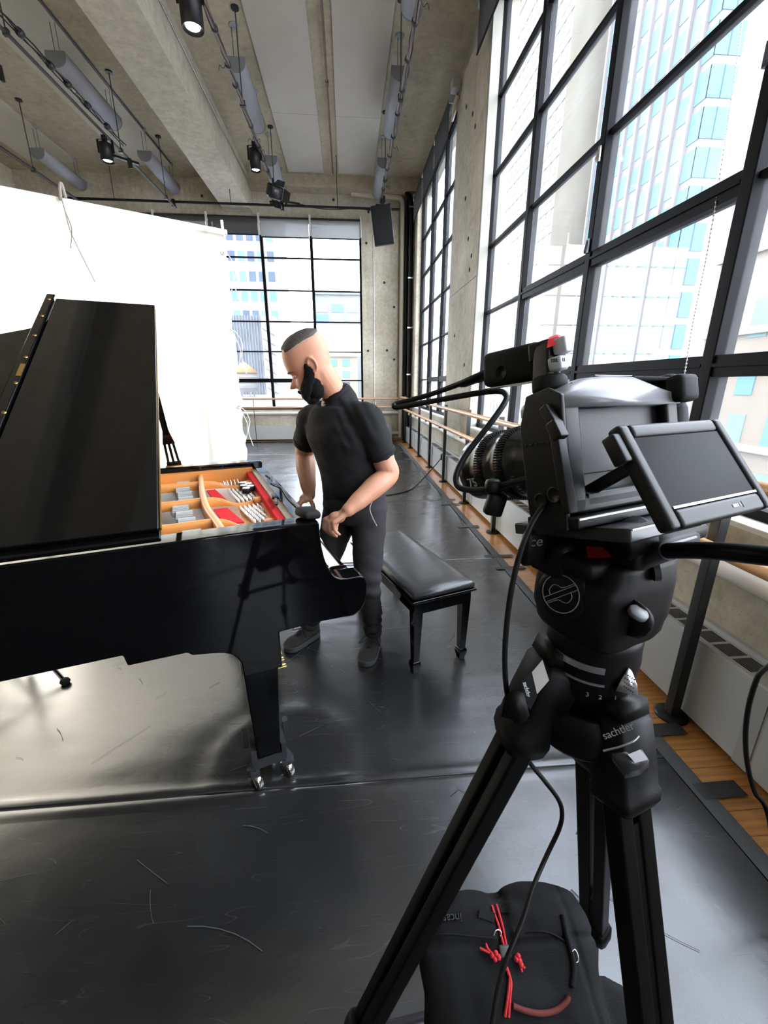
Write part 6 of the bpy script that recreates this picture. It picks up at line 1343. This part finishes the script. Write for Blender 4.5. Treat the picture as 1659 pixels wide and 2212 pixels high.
txt_at('maker_print', 'sachtler', .0072, at(1133, 1455, .5), at(1150, 1515, .515), at(1138, 1490, .4745), M_print)
obj('cap_plate', MB().add([tp(x, y, dd) for dd in (.482, .488) for x, y in ((1149, 1452), (1172, 1425), (1186, 1470), (1160, 1500))], [(0, 1, 2, 3), (7, 6, 5, 4), (0, 1, 5, 4), (1, 2, 6, 5), (2, 3, 7, 6), (3, 0, 4, 7)]), mat('pale_cap', (.42, .40, .37), .5), trp)
obj('name_plate', MB().add([tp(x, y, dd) for dd in (.4775, .487) for x, y in ((1126, 1472), (1149, 1452), (1161, 1503), (1146, 1533), (1130, 1520))], [(0, 1, 2, 3, 4), (9, 8, 7, 6, 5), (0, 1, 6, 5), (1, 2, 7, 6), (2, 3, 8, 7), (3, 4, 9, 8), (4, 0, 5, 9)]), M_head, trp)
obj('cable_hook', MB().loft([[tp(x, y, dd) for x, y in ((1092, 1500), (1112, 1488), (1132, 1498), (1144, 1545), (1134, 1562), (1082, 1548))] for dd in (.47, .50)]), M_head, trp)
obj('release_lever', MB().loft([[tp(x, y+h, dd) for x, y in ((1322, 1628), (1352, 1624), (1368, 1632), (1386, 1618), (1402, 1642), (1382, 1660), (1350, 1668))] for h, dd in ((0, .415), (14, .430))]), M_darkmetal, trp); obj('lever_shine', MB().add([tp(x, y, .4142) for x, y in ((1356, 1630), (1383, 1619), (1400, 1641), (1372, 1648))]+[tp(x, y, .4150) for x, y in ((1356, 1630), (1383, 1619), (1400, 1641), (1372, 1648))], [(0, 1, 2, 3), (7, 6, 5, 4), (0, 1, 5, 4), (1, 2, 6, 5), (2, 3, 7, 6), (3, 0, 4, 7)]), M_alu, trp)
obj('collar_band', MB().tube(curve_pts([tp(1303, 1622, .436), tp(1340, 1613, .430), tp(1368, 1601, .428), tp(1380, 1590, .430)], 5), .0012, 6), M_alu, trp)
# mid-level spreader
hub = Vector((-.03, .015, .425)); sp_ = MB().lathe([(0, -.012), (.03, -.012), (.032, 0), (.03, .012), (0, .012)], Matrix.Translation(hub), 24)
so = obj('spreader_hub', sp_, M_head, trp)
for az, zt, rt, Rf, nm in LEGS:
    d, T, Fp = leg_geo(az, zt, rt, Rf); obj('spreader_arm', MB().tube([hub, T+(Fp-T)*.62], .011, 12), M_darkmetal, so)

# ------------------------------------------------------------------ bag lying across the spreader
BC = at(1096, 2090, .675); bn = Vector((-.12, -.52, .84)).normalized(); bx_ = Vector((1, -.04, 0)); bx_ = (bx_-bn*bx_.dot(bn)).normalized(); by_ = bn.cross(bx_)
BM2 = frame_of(bx_, by_, bn, BC)
bag = thing('camera_bag', 'black fabric camera bag strapped with red cord between the tripod legs', 'bag', M=BM2)
M_bag = mat('black_nylon', (.005, .005, .0053), .8, spec=.25, var=.2, scale=30, bump=.25, bscale=700)
M_redc = mat('red_cord', (.50, .010, .018), .7, bump=.3, bscale=900); M_orange = mat('rust_strap', (.11, .016, .010), .85)
W2, H2, D2 = .142, .088, .050
bb = MB(); rings = []
for i in range(31):
    v = -1+2*i/30; ww = W2*(1-.16*abs(v)**9)*(1+.02*sin(v*5)); hh = 1-.72*abs(v)**9; rings.append([(ww*math.copysign(abs(cos(a))**.42, cos(a)), v*H2, D2*hh*math.copysign(abs(sin(a))**.62, sin(a))) for a in [2*pi*k/44 for k in range(44)]])
bb.loft(rings)
bb.rbox((.155, -.055, -.02), (.06, .07, .012), .005, Euler((0, .5, -.5)).to_matrix())
bb.ball((.068, .078, .0), (.070, .026, .040), 20, 12); bb.ball((-.070, .072, .0), (.075, .024, .040), 20, 12); bb.ball((.0, -.03, .018), (.12, .06, .038), 24, 12)
bq = solid(bb, .0042, 5, 'bag')
for v in bq.vertices:
    p = v.co; f = noise.noise(p*14)*.005+noise.noise(Vector((p.x*30, p.y*18, p.z*30+p.y*20)))*.0022
    f -= .010*math.exp(-((p.x-.0)/.012)**2)*(1 if p.z > 0 and p.y > .03 else 0)
    f -= .0045*math.exp(-((p.y-.030-.05*abs(p.x)**1.2)/.0045)**2)*(p.z > 0)
    f -= .003*math.exp(-((p.x-.112+.10*p.y)/.004)**2)*(p.z > 0)
    v.co += v.normal*f
bq.materials.append(M_bag); bo_ = obj('body', bq, M_bag, bag)
from mathutils.bvhtree import BVHTree
bag_t = BVHTree.FromPolygons([v.co for v in bq.vertices], [p.vertices[:] for p in bq.polygons]); inv = BM2.inverted()
def bpx(px, py, lift=.003):                      # a spot on the bag's face under a pixel
    o_ = inv @ CAM; dq = (inv.to_3x3() @ (at(px, py, 1)-CAM)).normalized(); h_ = bag_t.ray_cast(o_, dq)[0]
    if h_ is None: t = (.03-o_.z)/dq.z; h_ = o_+dq*t
    return h_+Vector((0, 0, lift))
def strand(pts, r, m, name, par=bag, lift=.003): return obj(name, MB().tube(curve_pts([bpx(x, y, lift) for x, y in pts], 5), r, 7), m, par)
strand(((1062, 1956), (1068, 1975), (1077, 2000), (1083, 2025), (1089, 2046)), .0021, M_redc, 'red_cord'); strand(((1072, 1954), (1078, 1975), (1085, 2000), (1090, 2025), (1094, 2045)), .0021, M_redc, 'red_cord')
strand(((1094, 2088), (1100, 2110), (1098, 2140), (1094, 2170), (1090, 2195)), .0022, M_redc, 'red_cord'); strand(((1087, 2078), (1095, 2095), (1103, 2120), (1101, 2150), (1098, 2196)), .0022, M_redc, 'red_cord')
kt = MB()
for x, y in ((1062, 2062), (1070, 2058), (1076, 2066), (1068, 2070), (1118, 2064), (1114, 2070), (1121, 2074), (1124, 2082)): kt.ball(bpx(x, y, .006), .0042, 8, 6)
obj('cord_knot', kt, M_redc, bag)
strand(((1064, 2062), (1050, 2054), (1036, 2047)), .0019, M_redc, 'cord_tail', lift=.006); strand(((1064, 2060), (1054, 2050), (1048, 2037)), .0019, M_redc, 'cord_tail', lift=.006)
strand(((1121, 2078), (1126, 2086), (1133, 2090)), .0019, M_redc, 'cord_tail', lift=.006); strand(((1121, 2080), (1124, 2090), (1126, 2098)), .0019, M_redc, 'cord_tail', lift=.006)
obj('cord_lock', MB().rbox(bpx(1090, 2054, .004), (.018, .014, .010), .003), mat('grey_toggle', (.07, .07, .07), .5), bag)
strand(((1108, 2172), (1140, 2184), (1170, 2188), (1200, 2182), (1222, 2164), (1228, 2150)), .0036, M_orange, 'strap_edge')
strand(((930, 2022), (960, 2018), (1000, 2020), (1040, 2024), (1070, 2026)), .0014, M_blackmatt, 'zip_seam', lift=.0005); strand(((1105, 2024), (1150, 2012), (1190, 2016), (1225, 2036)), .0014, M_blackmatt, 'zip_seam', lift=.0005)
strand(((1215, 1975), (1222, 2010), (1232, 2050), (1240, 2090), (1236, 2130)), .0045, M_bag, 'side_piping', lift=.001)
obj('zip_pull', MB().tube(curve_pts([bpx(x, y, .004) for x, y in ((1066, 2020), (1070, 2010), (1077, 2008), (1082, 2014), (1080, 2022))], 4), .0011, 6), M_steel, bag); obj('zip_pull', MB().tube(curve_pts([bpx(x, y, .004) for x, y in ((1234, 2054), (1240, 2050), (1246, 2060), (1248, 2074), (1243, 2078))], 4), .0011, 6), M_steel, bag)
obj('carry_tab', MB().bar(bpx(1034, 1970, .004), bpx(1068, 1982, .004), .012, .003, (0, 0, 1)), M_blackmatt, bag)
obj('strap_hook', MB().tube(curve_pts([bpx(1266, 2150, -.02), bpx(1290, 2160, -.02), bpx(1292, 2178, -.02), bpx(1282, 2190, -.02)], 5), .0032, 8), M_alu, bag)
c_ = bpx(972, 1983, .0012); xa = (bpx(950, 1985, 0)-bpx(1000, 1981, 0)); xa.z *= .3; xa.normalize(); za = Vector((.05, .25, 1)).normalized(); za = (za-xa*za.dot(xa)).normalized(); ya = za.cross(xa)
text('maker_print', 'incase', .016, BM2 @ frame_of(xa, ya, za, c_+Vector((0, 0, .001))), mat('raised_rubber', (.045, .045, .045), .45), bag, depth=.0012)
